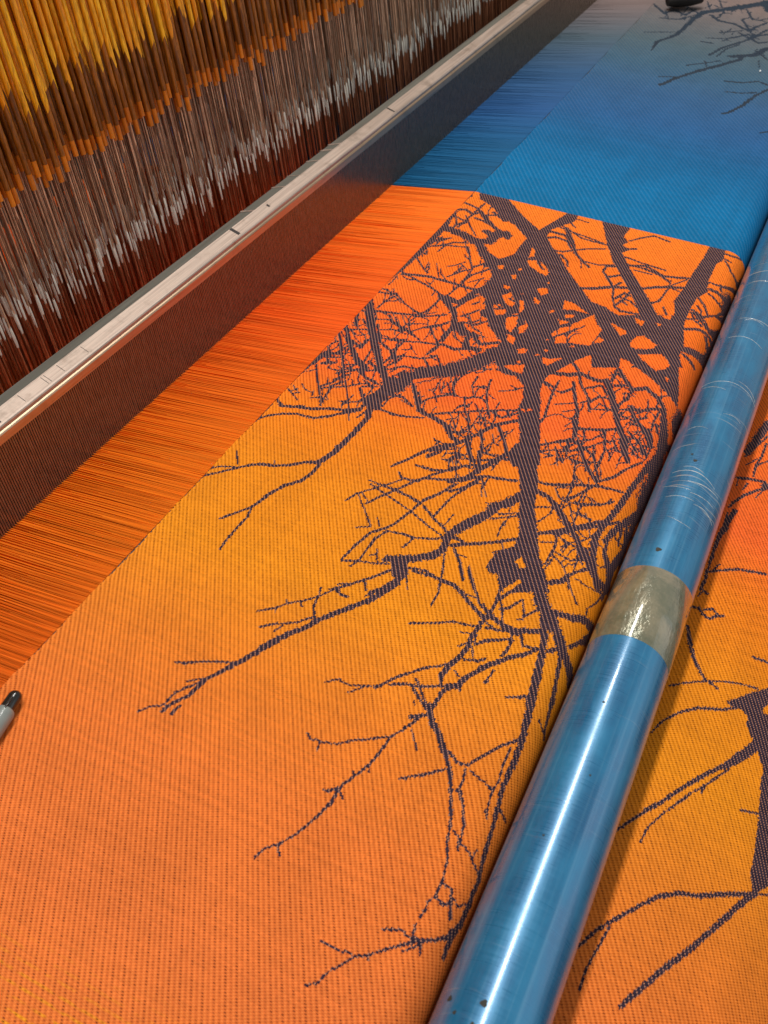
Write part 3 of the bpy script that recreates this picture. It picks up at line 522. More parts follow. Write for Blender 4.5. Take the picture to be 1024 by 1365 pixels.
    's2446,996,18,2535,1046,18;s2593,841,12,2650,908,12,2712,952,12,2760,1012,13,2822,1066,12,2910,1125,13,2985,1191,13,3058,1251,13,3163,1315,13;'
    's2826,1073,11,2888,1048,11;s2919,1120,20,2888,1172,21,2893,1204,23;s2949,1121,10,2990,1189,10;s3028,1240,10,2974,1272,10;'
    's2813,1071,15,2750,1080,14,2684,1125,14;s2504,900,13,2558,964,13,2614,1052,13,2689,1114,13;s2511,978,10,2567,1002,10;s2723,928,9,2708,954,9;'
    's2753,999,9,2722,1026,9;s2357,1365,12,2402,1414,12,2394,1475,12,2422,1549,12,2458,1610,12,2533,1661,12;s2356,1495,10,2422,1549,10;'
    's2451,1606,15,2458,1618,15;s2650,908,6,2625,923,6;s2936,1287,11,3008,1338,11;'
    's3222,1437,18,3225,1515,21,3227,1601,20,3232,1667,22,3181,1749,24,3136,1818,26,3090,1902,29;s3223,1603,11,3129,1627,11,3032,1627,11;'
    's3295,1580,11,3232,1598,11;s3343,1672,14,3277,1708,13;s3361,1708,17,3257,1785,16,3172,1845,17,3128,1912,18;s3193,1761,13,3194,1819,13;'
    's3309,1908,15,3215,1928,15,3135,1926,15;s2877,1572,15,2911,1640,15,2946,1707,15,2990,1771,15,3005,1855,15,3017,1899,15;s3090,1902,40,3111,1943,40;'
    's3013,1901,26,3097,1916,26;s3016,1908,28,2954,1892,25,2878,1908,26,2798,1893,29,2725,1868,30,2648,1854,31;s2965,1912,14,2909,1927,14;'
    's2854,1861,12,2904,1897,12;s2945,1831,11,2955,1884,11;s2900,1931,17,2949,1975,18,2984,2033,18,3020,2083,18;s3033,1941,19,3040,1996,19,3065,2066,19;'
    's3100,1964,23,3075,2022,30,3066,2090,38;s3060,2077,37,3107,2126,37;s3015,2093,15,2940,2090,15,2892,2077,15;s2885,1921,10,2828,1952,10;'
    's2791,1920,18,2813,1982,18,2838,2011,17;s2438,1596,14,2456,1612,15,2524,1650,16,2584,1701,17,2649,1759,18,2694,1818,15,2730,1858,16;'
    's2486,1652,14,2522,1714,18,2546,1798,17,2589,1873,19;s2956,2181,24,2893,2108,27,2826,2047,26,2755,2005,28,2684,1964,30,2628,1949,34,2597,1908,38;'
    's2639,1952,14,2610,1972,14;s2799,2073,10,2709,2070,10;s2648,1854,20,2592,1879,20;s2710,1899,10,2687,1932,10;s2605,1904,24,2515,1897,23,2438,1893,23;'
    's2527,1752,17,2481,1812,17,2436,1871,17;s2576,1753,15,2511,1814,14,2459,1861,14;s2465,1873,32,2408,1906,32;s2364,1820,23,2400,1872,23;'
    's2674,2191,12,2710,2260,12;'
    's1679,1662,12,1732,1676,12,1798,1699,13,1853,1698,13,1903,1701,13,1965,1728,14,2028,1754,14,2086,1770,14,2159,1779,15,2224,1785,16,2274,1814,16,2332,1840,17,2401,1869,17;'
    's1842,1638,14,1851,1662,14,1893,1699,14;s2069,1428,10,2048,1455,11,2052,1507,12,2078,1585,12,2136,1646,12,2164,1701,12,2199,1744,12,2224,1785,12;'
    's2007,1513,9,2047,1506,9;s2303,1853,10,2266,1885,10,2212,1925,9;s1871,1703,7,1844,1736,7;s2047,1914,12,2075,1952,12,2118,2005,12,2171,2068,12;'
    's2053,1933,13,2059,1945,13;s2447,1886,25,2376,1926,26,2340,1979,26,2262,2031,25;s1983,1714,7,1965,1728,7;s2034,1766,7,2016,1779,7;'
    's2450,1800,12,2440,1809,12;s2437,1884,33,2367,1945,30,2310,2008,26,2242,2059,22,2168,2113,21,2088,2147,18,1945,2209,14;'
    's2273,2053,17,2242,2110,17,2246,2167,17;s2252,2164,14,2328,2212,15,2402,2256,16,2472,2312,16,2509,2338,16;s2102,1991,14,2149,2042,14,2187,2083,14;'
    's2226,2161,12,2158,2174,12,2107,2168,12;s2112,2179,21,2059,2216,15,1971,2260,12;s2228,2181,10,2208,2239,10,2191,2296,10;'
    's2869,2277,44,2739,2302,41,2612,2320,39,2503,2341,37,2370,2348,32,2243,2346,26,2157,2361,26,2052,2380,21;s2679,2194,11,2697,2248,11,2726,2283,10;'
    's2425,2307,9,2337,2304,9,2247,2319,10,2193,2311,9,2125,2317,10,2052,2335,10;s2944,2374,22,2810,2398,21,2734,2419,25,2642,2441,24,2610,2467,24;'
    's2651,2378,12,2623,2440,16;s2135,2383,10,2123,2429,12;s2188,2291,16,2192,2304,16;'
    's1441,1531,12,1494,1549,12,1535,1589,12,1586,1624,12,1675,1659,12,1740,1681,12,1800,1692,12,1849,1695,12;s1530,1592,10,1495,1617,10;'
    's2011,2184,14,1945,2206,13,1865,2226,12,1794,2257,11,1736,2269,12,1691,2275,11,1630,2276,10;s1607,2260,12,1522,2256,12;'
    's2034,2230,12,1958,2262,12,1892,2276,12;s1930,2222,8,1906,2263,8,1856,2278,8;s1889,2284,9,1867,2339,10,1844,2368,11,1829,2408,12;'
    's1903,2354,9,1860,2351,9;'
    's2118,2363,22,2040,2382,24,1946,2397,26,1880,2407,28,1817,2431,33,1753,2429,32,1696,2437,34,1606,2433,32,1549,2417,29,1477,2415,29,1449,2420,31;'
    's2084,2316,10,2053,2338,11;s2126,2373,9,2117,2443,13;s1691,2275,9,1691,2325,12,1650,2341,16,1594,2367,22;s1628,2284,16,1620,2315,15,1642,2349,14;'
    's1670,2350,10,1650,2379,9,1686,2412,9;s1630,2276,8,1607,2260,8;s1489,2248,13,1455,2258,13;s1426,2168,8,1449,2206,8,1432,2249,8;'
    's1360,2200,10,1404,2243,12,1442,2290,14,1477,2342,15,1517,2387,19,1562,2407,23,1612,2443,31;s1371,2246,9,1427,2297,9;s1430,2302,12,1397,2315,12;'
    's1437,2260,23,1442,2290,23;s1092,1970,10,1121,2007,11,1167,2020,11,1211,2050,11,1271,2088,11,1295,2129,11,1335,2171,12,1384,2224,12,1418,2269,12;'
    's1264,1947,9,1267,2005,9,1274,2071,9;s1414,2140,9,1445,2202,9;s1281,2144,7,1295,2137,7;s5988,3400,60,5804,3366,59,5581,3326,59;'
    's5824,3420,16,5696,3377,16,5523,3321,15;s5741,3427,17,5583,3422,17,5462,3404,17,5346,3410,17;s5561,3471,15,5505,3429,14,5434,3402,13;'
    's5280,3321,30,5300,3379,30,5315,3424,31,5334,3492,31;s5280,3321,12,5192,3326,12;s5253,3388,15,5179,3371,15;'
    's5289,3520,24,5220,3457,23,5126,3389,22,5022,3340,20,4963,3322,18;s5295,3492,47,5310,3513,47;s5261,3498,11,5148,3463,11;'
    's4949,3363,37,4843,3346,33,4739,3330,29,4641,3321,27;s4904,3326,14,4750,3328,14;s5440,3345,11,5540,3398,11;'
    's4758,3341,41,4656,3321,30,4476,3318,22,4355,3320,15;s4328,3326,18,4370,3381,18,4449,3487,18,4483,3564,19,4524,3652,19;s4360,3351,9,4429,3376,9;'
    's4340,3315,21,4272,3322,21,4163,3315,21;s4166,3322,24,4151,3357,24;s4104,3312,9,4146,3326,9;'
    's4009,3303,20,4017,3340,20,3979,3371,20,3970,3412,20,4014,3449,18,4036,3484,19;s4022,3370,16,4051,3410,18,4018,3456,17;'
    's3849,3313,23,3751,3347,24,3644,3395,24;s3864,3717,12,3887,3773,13;s3724,3356,23,3627,3405,20,3539,3481,20,3518,3559,15;'
    's3393,3318,13,3452,3384,13,3518,3476,13,3581,3573,13,3629,3669,14,3669,3772,15;s3855,3701,17,3883,3795,18;'
    's3067,3306,10,3161,3342,12,3252,3406,15,3332,3484,18,3404,3613,16,3465,3685,17;'
    'd3467,3622,3530,3671,3635,3758,3736,3843,3028,4004,2990,3953,3088,3918,3221,3904,3291,3856,3200,3805,3056,3703,3057,3675,3236,3766,3336,3814,3395,3760,3460,3756,3468,3705,3451,3640;'
    'o3569,3825,3635,3865,3546,3885,3546,3841;s3227,3769,23,3097,3703,22,2980,3621,24,2844,3532,22,2725,3462,21,2624,3391,20;'
    's3081,3725,12,2901,3622,12,2829,3570,12,2709,3507,11;s2912,3624,15,2869,3625,15;s2459,3298,16,2577,3368,16,2667,3430,16,2770,3491,16;'
    's2457,3415,11,2542,3425,11,2662,3479,11,2802,3562,12;d3059,3922,3109,3988,2656,4102,2567,4019,2570,3993,2624,3967,2747,3960,2904,3947;'
    's2905,3838,15,2957,3934,15;s1854,3295,13,1962,3347,16,2050,3408,19,2163,3492,19,2242,3553,22,2318,3647,23,2359,3736,22,2437,3841,23,2537,3989,22;'
    's2006,3395,12,1877,3374,12,1771,3355,12,1696,3358,12;s2567,4019,29,2459,3949,29,2263,3843,27,2091,3747,25,1963,3667,25,1822,3590,24,1716,3534,24;'
    's2573,4043,12,2604,4094,12;s12104,443,23,12458,424,44,12790,564,60,12998,589,57,13620,616,73,13941,681,108,14224,915,127,14491,1118,142,14752,1307,158;'
    'd14868,1247,14954,1391,14281,1504,14416,1366;s13855,777,54,13667,932,57,13644,1127,57,13441,1352,54;'
    's11051,818,52,11380,939,54,11713,1100,58,12007,1277,60,12326,1437,59,12448,1449,45;s12385,1339,90,12573,1565,88,12899,1665,82;'
    's11292,739,26,11386,903,26;s12069,1090,20,11834,1168,20;s11814,939,27,12158,1245,28;s10657,1666,38,10939,1752,38,11267,1819,40,11514,1904,44;'
    's10577,1605,31,10657,1666,32;s11534,1441,37,11580,1614,37,11721,1770,38,11654,1880,36;s11214,1506,29,11260,1675,29,11357,1802,28;'
    's10252,2047,29,10329,2108,30;s12301,1093,35,12649,1179,39,12990,1345,41,13323,1483,43,13439,1572,45;s12294,1182,24,12613,1222,29,12860,1334,32;'
    's12737,908,44,12748,1033,44;s12905,926,36,13009,1160,36,13324,1374,36;s12442,1641,13,12190,1694,12;s13190,1031,36,13423,1263,37;'
    's12740,201,27,12969,596,27;s13315,1247,35,13151,1406,36,13618,1542,33;s13878,1176,32,13501,1341,43,13923,1489,39;'
    's14358,1143,27,13949,1296,36,13966,1444,40;s14061,1006,14,14265,985,15;s13853,894,27,14074,906,27;s14076,413,38,13837,626,37;'
    's13652,551,37,13460,460,39,13391,225,39;s14420,616,21,14046,736,20;s14008,548,34,13684,485,40,13908,254,38;s14572,745,21,14193,862,20;'
    's14495,999,37,14337,1108,37;s12743,1552,31,12496,1735,30;s13208,1395,41,13038,1534,45,13150,1622,44;s13711,1358,17,13266,1384,17;'
    's13967,-22,35,13605,230,40,13885,339,38;s13740,216,20,13390,341,19;o6186,983,6185,969,6199,978,6196,989;o5302,687,5303,699,5290,697,5283,686,5296,680;'
    'o6427,1107,6438,1095,6456,1101,6443,1116;o4784,606,4779,590,4783,577,4794,592,4793,601;o4879,446,4894,460,4881,473,4864,470,4865,450;'
    'o4604,1543,4596,1533,4609,1523,4623,1529,4622,1547;o4921,1418,4927,1398,4945,1414,4951,1430,4937,1437;'
    'o5705,1546,5701,1557,5686,1538,5685,1522,5705,1528;o6166,1362,6155,1375,6132,1352,6134,1325,6171,1336;o5791,1546,5808,1570,5790,1580,5774,1558;'
    'o5318,1265,5333,1253,5346,1264,5350,1283,5335,1282;o5680,1352,5686,1351,5691,1350,5699,1362,5693,1367,5686,1363;'
    'o5488,1352,5493,1374,5467,1366,5469,1339;o4830,1475,4840,1468,4857,1483,4849,1496,4830,1497;'
    'o4942,1313,4947,1323,4931,1328,4922,1322,4920,1303,4930,1304;o4856,1534,4843,1521,4850,1508,4863,1505,4873,1525,4868,1537;'
    'o6509,841,6523,821,6541,827,6553,850,6527,853;o6091,1269,6061,1282,6034,1254,6063,1242;s5484,-11,14,5506,-14,14,5523,-10,15,5535,-1,14;'
    's5156,262,11,5207,246,9,5251,214,9,5301,188,8;s5545,427,17,5592,445,17,5617,479,15,5656,504,14;s6371,491,19,6408,500,19,6429,520,17,6458,535,15;'
    's4290,1098,14,4290,1126,12,4283,1155,11,4270,1184,9;s5514,603,11,5472,627,10,5435,653,10,5399,681,9;s4396,1273,10,4423,1271,9,4450,1271,8,4479,1262,7;'
    's6004,167,21,5981,140,19,5978,105,16,5999,65,14;s5296,362,17,5334,377,14,5388,372,12,5429,385,12;s4709,293,12,4741,255,10,4785,221,10,4807,181,10;'
    's5343,2061,13,5378,2073,11,5421,2077,11,5448,2095,11;s4774,917,9,4820,894,9,4867,873,8,4916,868,8;s4509,1941,10,4521,1934,9,4533,1927,8,4546,1922,7;'
    's3635,2068,8,3601,2065,8,3574,2052,7,3542,2046,6;s3898,2328,8,3856,2323,8,3822,2334,9,3800,2355,9;s4433,1966,11,4456,1975,10,4478,1985,10,4486,2002,10;'
    's5171,362,17,5205,381,14,5257,379,12,5298,393,12;s3946,2081,10,3963,2063,9,3978,2045,8,4003,2033,6;s4237,1898,13,4253,1928,12,4239,1962,10,4255,1992,9;'
    's5753,929,17,5777,893,15,5809,858,13,5842,822,11;s4342,300,11,4356,285,10,4372,270,8,4390,256,7;s4210,1518,10,4235,1496,9,4264,1477,9,4283,1453,8;'
    's5444,375,17,5476,388,15,5517,393,14,5544,412,13;s5454,538,16,5441,558,12,5416,574,10,5395,593,10;s6331,719,21,6327,745,19,6328,771,17,6323,797,15;'
    's5883,1493,19,5886,1505,17,5892,1515,15,5898,1526,14;s4607,68,16,4588,50,15,4566,34,13,4554,12,12;s4779,91,11,4818,57,10,4853,20,9,4902,-7,7;'
    's4485,1736,10,4531,1738,9,4578,1741,9,4611,1759,9;s4785,31,12,4756,60,11,4737,90,12,4733,118,12;s4594,403,10,4639,368,9,4695,350,8,4741,315,8;'
    's4725,1283,11,4674,1277,9,4619,1292,8,4567,1293,8;s4057,2102,12,4061,2093,10,4068,2084,9,4071,2074,9;s5078,443,10,5096,437,9,5114,429,8,5132,422,7;'
    's3839,2260,8,3885,2248,8,3918,2222,7,3961,2204,6;s5591,662,14,5550,701,14,5536,741,15,5549,774,14;s5553,441,18,5562,407,16,5580,372,15,5583,340,14;'
    's6968,97,24,7001,125,22,7033,154,19,7090,167,16;s5373,408,13,5352,426,11,5330,444,12,5320,464,12;s4509,1936,10,4495,1934,8,4481,1936,7,4467,1935,7;'
    's5033,213,17,5017,195,15,4988,188,13,4959,181,11;s5369,862,15,5351,890,15,5351,917,14,5368,937,13;s4874,2239,9,4929,2244,9,4986,2248,9,5028,2271,9;'
    's7033,136,24,7045,145,21,7065,150,18,7083,156,17;s5043,1378,16,5041,1358,14,5044,1337,12,5056,1316,11;s5677,441,13,5655,443,12,5633,447,10,5610,452,8;'
    's4869,19,12,4826,66,11,4791,113,10,4741,155,8;s6544,567,17,6469,562,13,6384,580,10,6300,602,8;s4932,674,16,4943,683,14,4960,688,13,4968,699,12;'
    's4770,19,13,4804,-29,12,4837,-79,12,4847,-126,12;s3535,2221,10,3522,2193,9,3507,2165,9,3499,2135,8;'
    's4545,1791,14,4554,1813,12,4572,1830,11,4586,1850,10;s5361,413,18,5350,403,17,5343,390,15,5336,378,13;'
    's4568,2084,13,4548,2058,12,4547,2027,11,4527,2001,10;s5502,886,14,5480,882,12,5455,886,9,5430,888,9;s5081,2170,11,5035,2197,9,4978,2212,8,4938,2242,9;'
    's4319,1311,10,4357,1277,9,4408,1253,8,4448,1219,8;s4061,1415,13,4048,1397,12,4049,1375,10,4050,1352,9;'
    's3971,2113,12,3970,2091,11,3961,2071,9,3935,2060,7;s4805,2301,13,4793,2280,13,4800,2258,11,4819,2238,9;'
    's4771,2124,9,4714,2119,9,4657,2116,7,4602,2132,6;s4214,1285,12,4181,1265,12,4159,1239,11,4146,1208,10;s4820,465,14,4871,477,12,4935,471,9,5000,442,7;'
    's4837,109,13,4901,102,12,4965,97,12,5011,116,12;s4148,1253,13,4139,1238,12,4145,1220,11,4144,1203,10;'
    's4744,1150,14,4710,1131,13,4698,1099,12,4660,1083,10;s4338,408,14,4370,425,12,4418,421,10,4464,423,9;s4939,1813,10,4961,1804,9,4982,1794,8,5005,1789,7;'
    's4826,89,15,4866,96,15,4885,121,13,4926,127,11;s4217,1278,9,4170,1287,8,4127,1309,7,4081,1318,6;s5259,2052,14,5281,2063,12,5310,2070,11,5333,2081,10;'
    's5417,2001,15,5426,1989,13,5437,1978,11,5455,1969,8;s6411,22,14,6438,4,14,6456,-17,15,6471,-37,14;s4412,1199,14,4430,1215,12,4458,1220,10,4483,1230,9;'
    's4526,-13,10,4548,-24,9,4566,-39,8,4587,-52,7;s4939,2107,12,4977,2123,10,5023,2131,9,5061,2147,9;s4428,-23,10,4450,-40,9,4470,-59,8,4494,-75,7;'
    's3714,2227,9,3681,2218,8,3656,2201,9,3650,2176,8;s4417,1266,9,4453,1252,8,4491,1247,7,4526,1230,7;s3957,2075,12,3946,2056,11,3954,2035,9,3963,2015,8;'
    's4412,1199,12,4462,1209,11,4510,1221,11,4542,1248,10;s4606,1910,11,4652,1924,10,4696,1941,9,4749,1946,7;'
    's5745,449,14,5730,463,12,5713,476,12,5704,491,12;s5090,445,11,5049,457,10,5008,468,8,4968,484,7;s6466,543,20,6444,582,20,6458,612,18,6502,628,15;'
    's4564,230,16,4590,259,14,4638,271,13,4668,298,12;s4584,1468,13,4556,1452,11,4523,1440,10,4489,1431,9;s5926,367,11,5898,377,11,5871,378,12,5845,379,11;'
    's3626,2068,11,3629,2076,10,3630,2085,9,3635,2092,8;s5197,1495,12,5180,1508,12,5168,1523,12,5165,1538,12;'
    's4530,1456,9,4504,1460,8,4479,1463,9,4458,1456,9;s4869,2243,13,4840,2226,12,4814,2207,11,4796,2185,10;s4806,2300,9,4829,2304,8,4852,2306,7,4875,2312,7;'
    's4775,987,10,4799,980,9,4821,968,9,4838,952,9;s6229,725,19,6244,699,18,6251,675,17,6240,655,16;s4881,973,12,4912,939,10,4961,917,8,5012,912,8;'
    's6389,384,19,6364,422,17,6336,461,14,6291,496,11;s4050,2102,11,4061,2074,10,4090,2051,8,4124,2031,7;s4160,2397,8,4189,2413,9,4218,2419,12,4240,2416,12;'
    's5413,1992,15,5384,2027,14,5379,2062,13,5357,2097,11;s4484,1722,13,4494,1729,12,4504,1736,10,4517,1742,9;'
    's4201,1256,9,4175,1263,8,4149,1263,9,4128,1256,8;s5015,2437,24,4999,2453,25,4978,2466,26,4960,2481,29;'
    's4508,1977,11,4493,1971,11,4482,1961,10,4471,1952,9;s4560,1802,10,4515,1826,8,4463,1837,7,4420,1861,7;'
    's5121,2149,14,5094,2121,13,5054,2101,12,5041,2069,11;s4705,2219,10,4737,2224,10,4760,2238,9,4792,2243,7;'
    's5925,925,19,5930,896,17,5952,865,14,5972,833,13;s5150,1098,14,5104,1087,14,5080,1060,14,5087,1022,12;'
    's3873,2254,11,3876,2263,10,3878,2273,9,3878,2282,8;s6411,25,13,6388,40,14,6373,57,14,6354,73,11;s6714,265,22,6741,279,19,6778,285,14,6824,280,11;'
    's4665,251,11,4641,255,11,4619,253,10,4595,262,7;s5018,2280,12,4985,2305,11,4943,2323,10,4897,2335,9;s4674,216,10,4619,233,9,4571,266,8,4520,294,7;'
    's4053,1524,13,4046,1505,11,4039,1485,10,4046,1463,9;s4803,1005,13,4778,1038,13,4776,1071,13,4798,1095,11;'
    's4042,2012,8,4073,2010,7,4103,2005,7,4133,2007,6;s6881,67,25,6865,40,22,6861,10,20,6854,-20,18;s4628,1959,10,4644,1949,11,4650,1936,11,4659,1924,9;'
    's6406,55,15,6448,18,13,6502,-14,10,6561,-39,9;s4903,1201,14,4889,1228,12,4869,1254,12,4863,1281,11;s4324,1416,13,4337,1424,11,4356,1426,8,4375,1427,7;'
    's4667,460,10,4721,446,9,4777,430,8,4828,399,7;s5247,131,18,5242,94,17,5208,72,15,5202,35,13;s4097,2368,13,4075,2386,12,4039,2390,10,4000,2389,8;'
    's4462,498,13,4432,493,11,4397,494,9,4361,501,8;s5215,1912,13,5247,1925,11,5289,1925,8,5333,1919,7;s4822,1852,14,4806,1827,13,4786,1802,11,4749,1789,9;'
    's3916,2233,10,3903,2244,8,3885,2251,6,3866,2253,6;s4589,1129,12,4550,1121,12,4533,1096,12,4511,1074,10;s6391,686,13,6306,695,12,6222,706,9,6141,741,8;'
    's4769,2264,13,4789,2284,11,4820,2299,10,4838,2322,9;s6433,524,16,6459,526,12,6489,517,9,6519,505,8;'
    's4712,2185,13,4718,2173,13,4716,2160,11,4720,2147,10;s6991,98,12,7020,89,11,7046,75,11,7071,60,10;s4837,1905,14,4840,1887,13,4840,1869,12,4829,1854,11;'
    's5019,2442,24,5015,2406,18,5031,2379,14,5060,2360,11;s5098,1974,11,5150,1945,10,5200,1914,10,5237,1878,10;'
    's5525,1922,16,5510,1907,15,5494,1892,13,5481,1876,12;s4505,221,10,4489,231,9,4473,242,8,4455,248,7;s5535,408,18,5533,441,17,5535,471,15,5513,506,12;'
    's4068,2102,8,4104,2093,8,4136,2078,8,4161,2056,8;s5122,2210,11,5152,2215,10,5183,2220,8,5217,2217,7;s4626,1287,13,4640,1292,11,4656,1293,9,4672,1296,9;'
    's5306,436,11,5276,444,9,5247,457,9,5218,461,9;s4902,1798,10,4959,1801,9,5019,1792,8,5079,1782,7;s5170,358,16,5191,315,16,5180,279,14,5197,236,12;'
    's4835,25,17,4864,54,15,4915,64,11,4978,54,9;s5559,895,11,5502,928,11,5452,964,10,5402,999,9;s4658,1254,10,4686,1251,9,4714,1242,8,4743,1238,7;'
    's4326,1228,9,4382,1217,8,4438,1206,7,4495,1190,7;s5370,275,18,5355,262,17,5346,246,15,5339,228,14;s7285,375,15,7324,352,13,7369,332,10,7415,313,9;'
    's5061,214,10,5089,197,9,5115,179,8,5146,169,8;s4633,806,15,4640,824,14,4660,835,12,4678,847,11;s4633,1266,10,4610,1267,9,4588,1269,8,4565,1277,7;'
    's4693,2097,11,4713,2104,11,4733,2113,10,4747,2124,10;s5994,1537,16,5956,1525,15,5932,1504,14,5895,1491,12;'
    's4672,1930,9,4723,1929,8,4775,1916,7,4828,1907,7;s4631,1129,11,4594,1161,11,4568,1197,11,4554,1233,10;'
    's4560,1972,12,4535,2003,10,4491,2023,7,4442,2030,6;s4560,1208,9,4601,1199,8,4638,1179,8,4679,1165,7;'
    's4733,2253,10,4766,2236,10,4785,2212,10,4804,2188,9;s4912,1094,15,4939,1120,14,4939,1156,13,4938,1192,11;'
    's4820,159,13,4849,159,11,4880,149,8,4908,130,8;s6470,578,22,6470,619,20,6511,644,18,6535,677,16;s5641,1892,10,5662,1885,9,5683,1877,10,5701,1866,9;'
    's4502,1478,14,4498,1467,12,4486,1460,11,4475,1452,10;s5544,620,17,5574,636,17,5579,664,15,5563,697,12;s4941,500,12,4994,497,13,5031,514,13,5072,528,11;'
    's4985,125,15,5009,82,12,5052,41,10,5097,1,9;s5127,2145,13,5153,2160,11,5190,2165,8,5229,2160,7;s4317,1223,14,4307,1197,12,4290,1174,11,4281,1148,10;'
    's5926,928,19,5924,913,17,5935,896,15,5940,880,14;s4778,1851,14,4767,1880,13,4755,1910,12,4763,1937,11;'
    's5122,2030,14,5114,2046,14,5116,2061,13,5127,2073,11;s5292,328,10,5273,339,9,5255,349,9,5237,359,8;s4983,2236,13,4949,2208,11,4893,2196,8,4833,2196,7;'
    's5354,2063,13,5341,2075,13,5331,2088,12,5322,2101,11;s5148,454,12,5169,435,13,5178,414,13,5187,393,12;s4855,113,10,4832,130,10,4817,150,12,4813,169,12;'
    's4838,2155,14,4840,2129,13,4837,2105,12,4853,2080,10;s4175,2159,9,4211,2136,10,4233,2107,8,4274,2086,7;'
    's4836,1630,14,4862,1656,13,4893,1679,12,4904,1711,11;s5716,614,19,5712,603,17,5698,597,15,5686,589,14;s6201,397,16,6254,400,16,6296,414,14,6356,408,11;'
    's4683,1913,9,4706,1905,9,4721,1890,9,4742,1878,8;s5353,352,15,5388,302,13,5446,256,10,5501,207,10;s5594,1902,17,5595,1891,16,5594,1880,14,5586,1871,12;'
    's5288,358,11,5350,343,9,5406,310,10,5450,268,10;s3948,2125,10,3955,2117,9,3967,2111,7,3979,2107,6;s4711,907,10,4739,887,11,4756,863,12,4754,841,11;'
    's5252,163,14,5315,159,12,5383,142,9,5444,102,8;s4420,1966,9,4375,1988,9,4333,2013,8,4294,2038,7;s5280,304,11,5314,294,10,5348,283,10,5381,280,10;'
    's4845,2267,14,4859,2295,12,4880,2323,11,4905,2354,9;s4684,1876,13,4653,1853,11,4605,1846,8,4553,1854,6;'
    's4323,1309,11,4348,1312,9,4376,1304,7,4404,1299,7;s4296,1215,13,4296,1226,12,4292,1237,11,4296,1246,10;s5399,767,16,5410,747,13,5431,729,10,5457,715,8;'
    's4335,1303,13,4334,1314,12,4326,1325,9,4314,1334,7;s4605,488,12,4632,487,13,4649,498,13,4654,516,12;s5456,-20,18,5433,-29,15,5400,-27,11,5366,-22,10;'
    's5176,2281,14,5194,2258,13,5208,2232,11,5234,2209,10;s5432,380,11,5465,360,12,5484,334,12,5510,309,10;'
    's4480,1863,12,4455,1847,10,4421,1838,10,4402,1819,9;s5652,113,11,5678,104,11,5704,100,13,5724,104,13;s4878,973,12,4934,974,11,4988,980,11,5035,994,10;'
    's4472,1958,9,4520,1957,8,4570,1949,7,4617,1932,7;s3747,2276,10,3737,2294,10,3732,2312,9,3738,2332,8;s5691,1881,13,5708,1884,10,5728,1882,9,5747,1884,9;'
    's4456,231,15,4442,217,14,4432,199,13,4412,190,11;s5991,495,11,6046,472,10,6102,455,9,6159,434,8;s4612,1865,9,4565,1868,8,4519,1880,7,4474,1878,7;'
    's5496,893,18,5498,878,16,5501,863,14,5512,847,12;s5138,1916,14,5122,1906,12,5099,1901,10,5081,1892,10;s4676,1865,9,4729,1859,8,4782,1847,7,4836,1839,7;'
    's3796,2188,10,3773,2171,9,3746,2159,7,3714,2156,6;s5103,44,10,5139,20,9,5178,0,8,5214,-25,8;s4640,225,14,4660,189,14,4659,156,13,4660,122,12;'
    's5256,38,17,5268,44,14,5287,42,12,5303,44,12;s4322,1428,11,4355,1436,9,4394,1429,7,4434,1422,7;s4422,1153,11,4449,1129,9,4486,1114,7,4525,1107,7;'
    's4873,2240,13,4895,2258,11,4930,2266,9,4958,2282,9;s4768,1854,10,4814,1833,8,4867,1827,7,4918,1809,7;s4598,476,11,4611,466,11,4617,454,11,4627,443,9;'
    's5363,829,16,5377,834,13,5396,832,11,5414,834,10;s4545,810,15,4547,782,13,4559,752,12,4564,723,11;s4541,2084,10,4508,2105,9,4469,2120,7,4429,2132,6;'
    's4591,667,14,4623,676,11,4665,670,10,4699,678,10;s4851,242,15,4858,222,14,4860,204,14,4854,188,12;s4849,23,12,4808,62,9,4754,88,9,4704,91,10;'
    's5128,166,15,5155,118,13,5202,71,11,5243,22,10;s4583,1312,14,4596,1321,13,4604,1333,11,4619,1341,10;'
    's5883,1477,13,5851,1473,13,5823,1466,14,5808,1450,13;s4204,1282,13,4201,1312,12,4218,1337,11,4212,1367,9;'
    's4197,1287,12,4222,1296,11,4240,1311,11,4256,1328,10;s5008,291,13,5038,289,12,5068,286,12,5087,296,12;s4991,47,10,4955,65,9,4929,90,11,4919,116,11;'
    's5408,1983,13,5451,1950,13,5477,1912,12,5523,1879,10;s4758,349,13,4809,347,12,4854,355,11,4909,345,8;'
    's4275,1118,11,4225,1111,10,4172,1112,8,4121,1110,8;s3770,2239,9,3753,2253,9,3742,2268,9,3740,2285,8;s3893,2246,11,3888,2271,10,3877,2295,9,3867,2318,9;'
    's4639,1251,14,4633,1283,13,4625,1315,11,4610,1347,10;s5437,-22,16,5501,-19,14,5570,-22,12,5645,-37,10;s3911,2239,8,3923,2239,8,3935,2242,8,3944,2247,7;'
    's3874,1783,10,3901,1796,9,3933,1803,8,3964,1812,7;s5345,2062,16,5340,2046,15,5331,2031,13,5320,2017,11;'
    's5734,1493,11,5805,1492,12,5861,1510,14,5879,1548,14;s5153,53,11,5101,94,11,5058,138,11,5031,183,11;s5446,-21,16,5458,-40,13,5480,-58,9,5507,-72,8;'
    's5597,340,11,5551,354,11,5507,359,10,5463,366,9;s6629,215,23,6617,171,21,6559,151,16,6486,147,13;s4280,2086,8,4297,2084,8,4315,2085,7,4332,2081,6;'
    's4344,1391,12,4374,1408,11,4414,1414,10,4439,1434,10;s5258,118,11,5294,106,9,5325,85,9,5361,75,8;s4784,2251,11,4802,2257,11,4812,2268,11,4813,2282,10;'
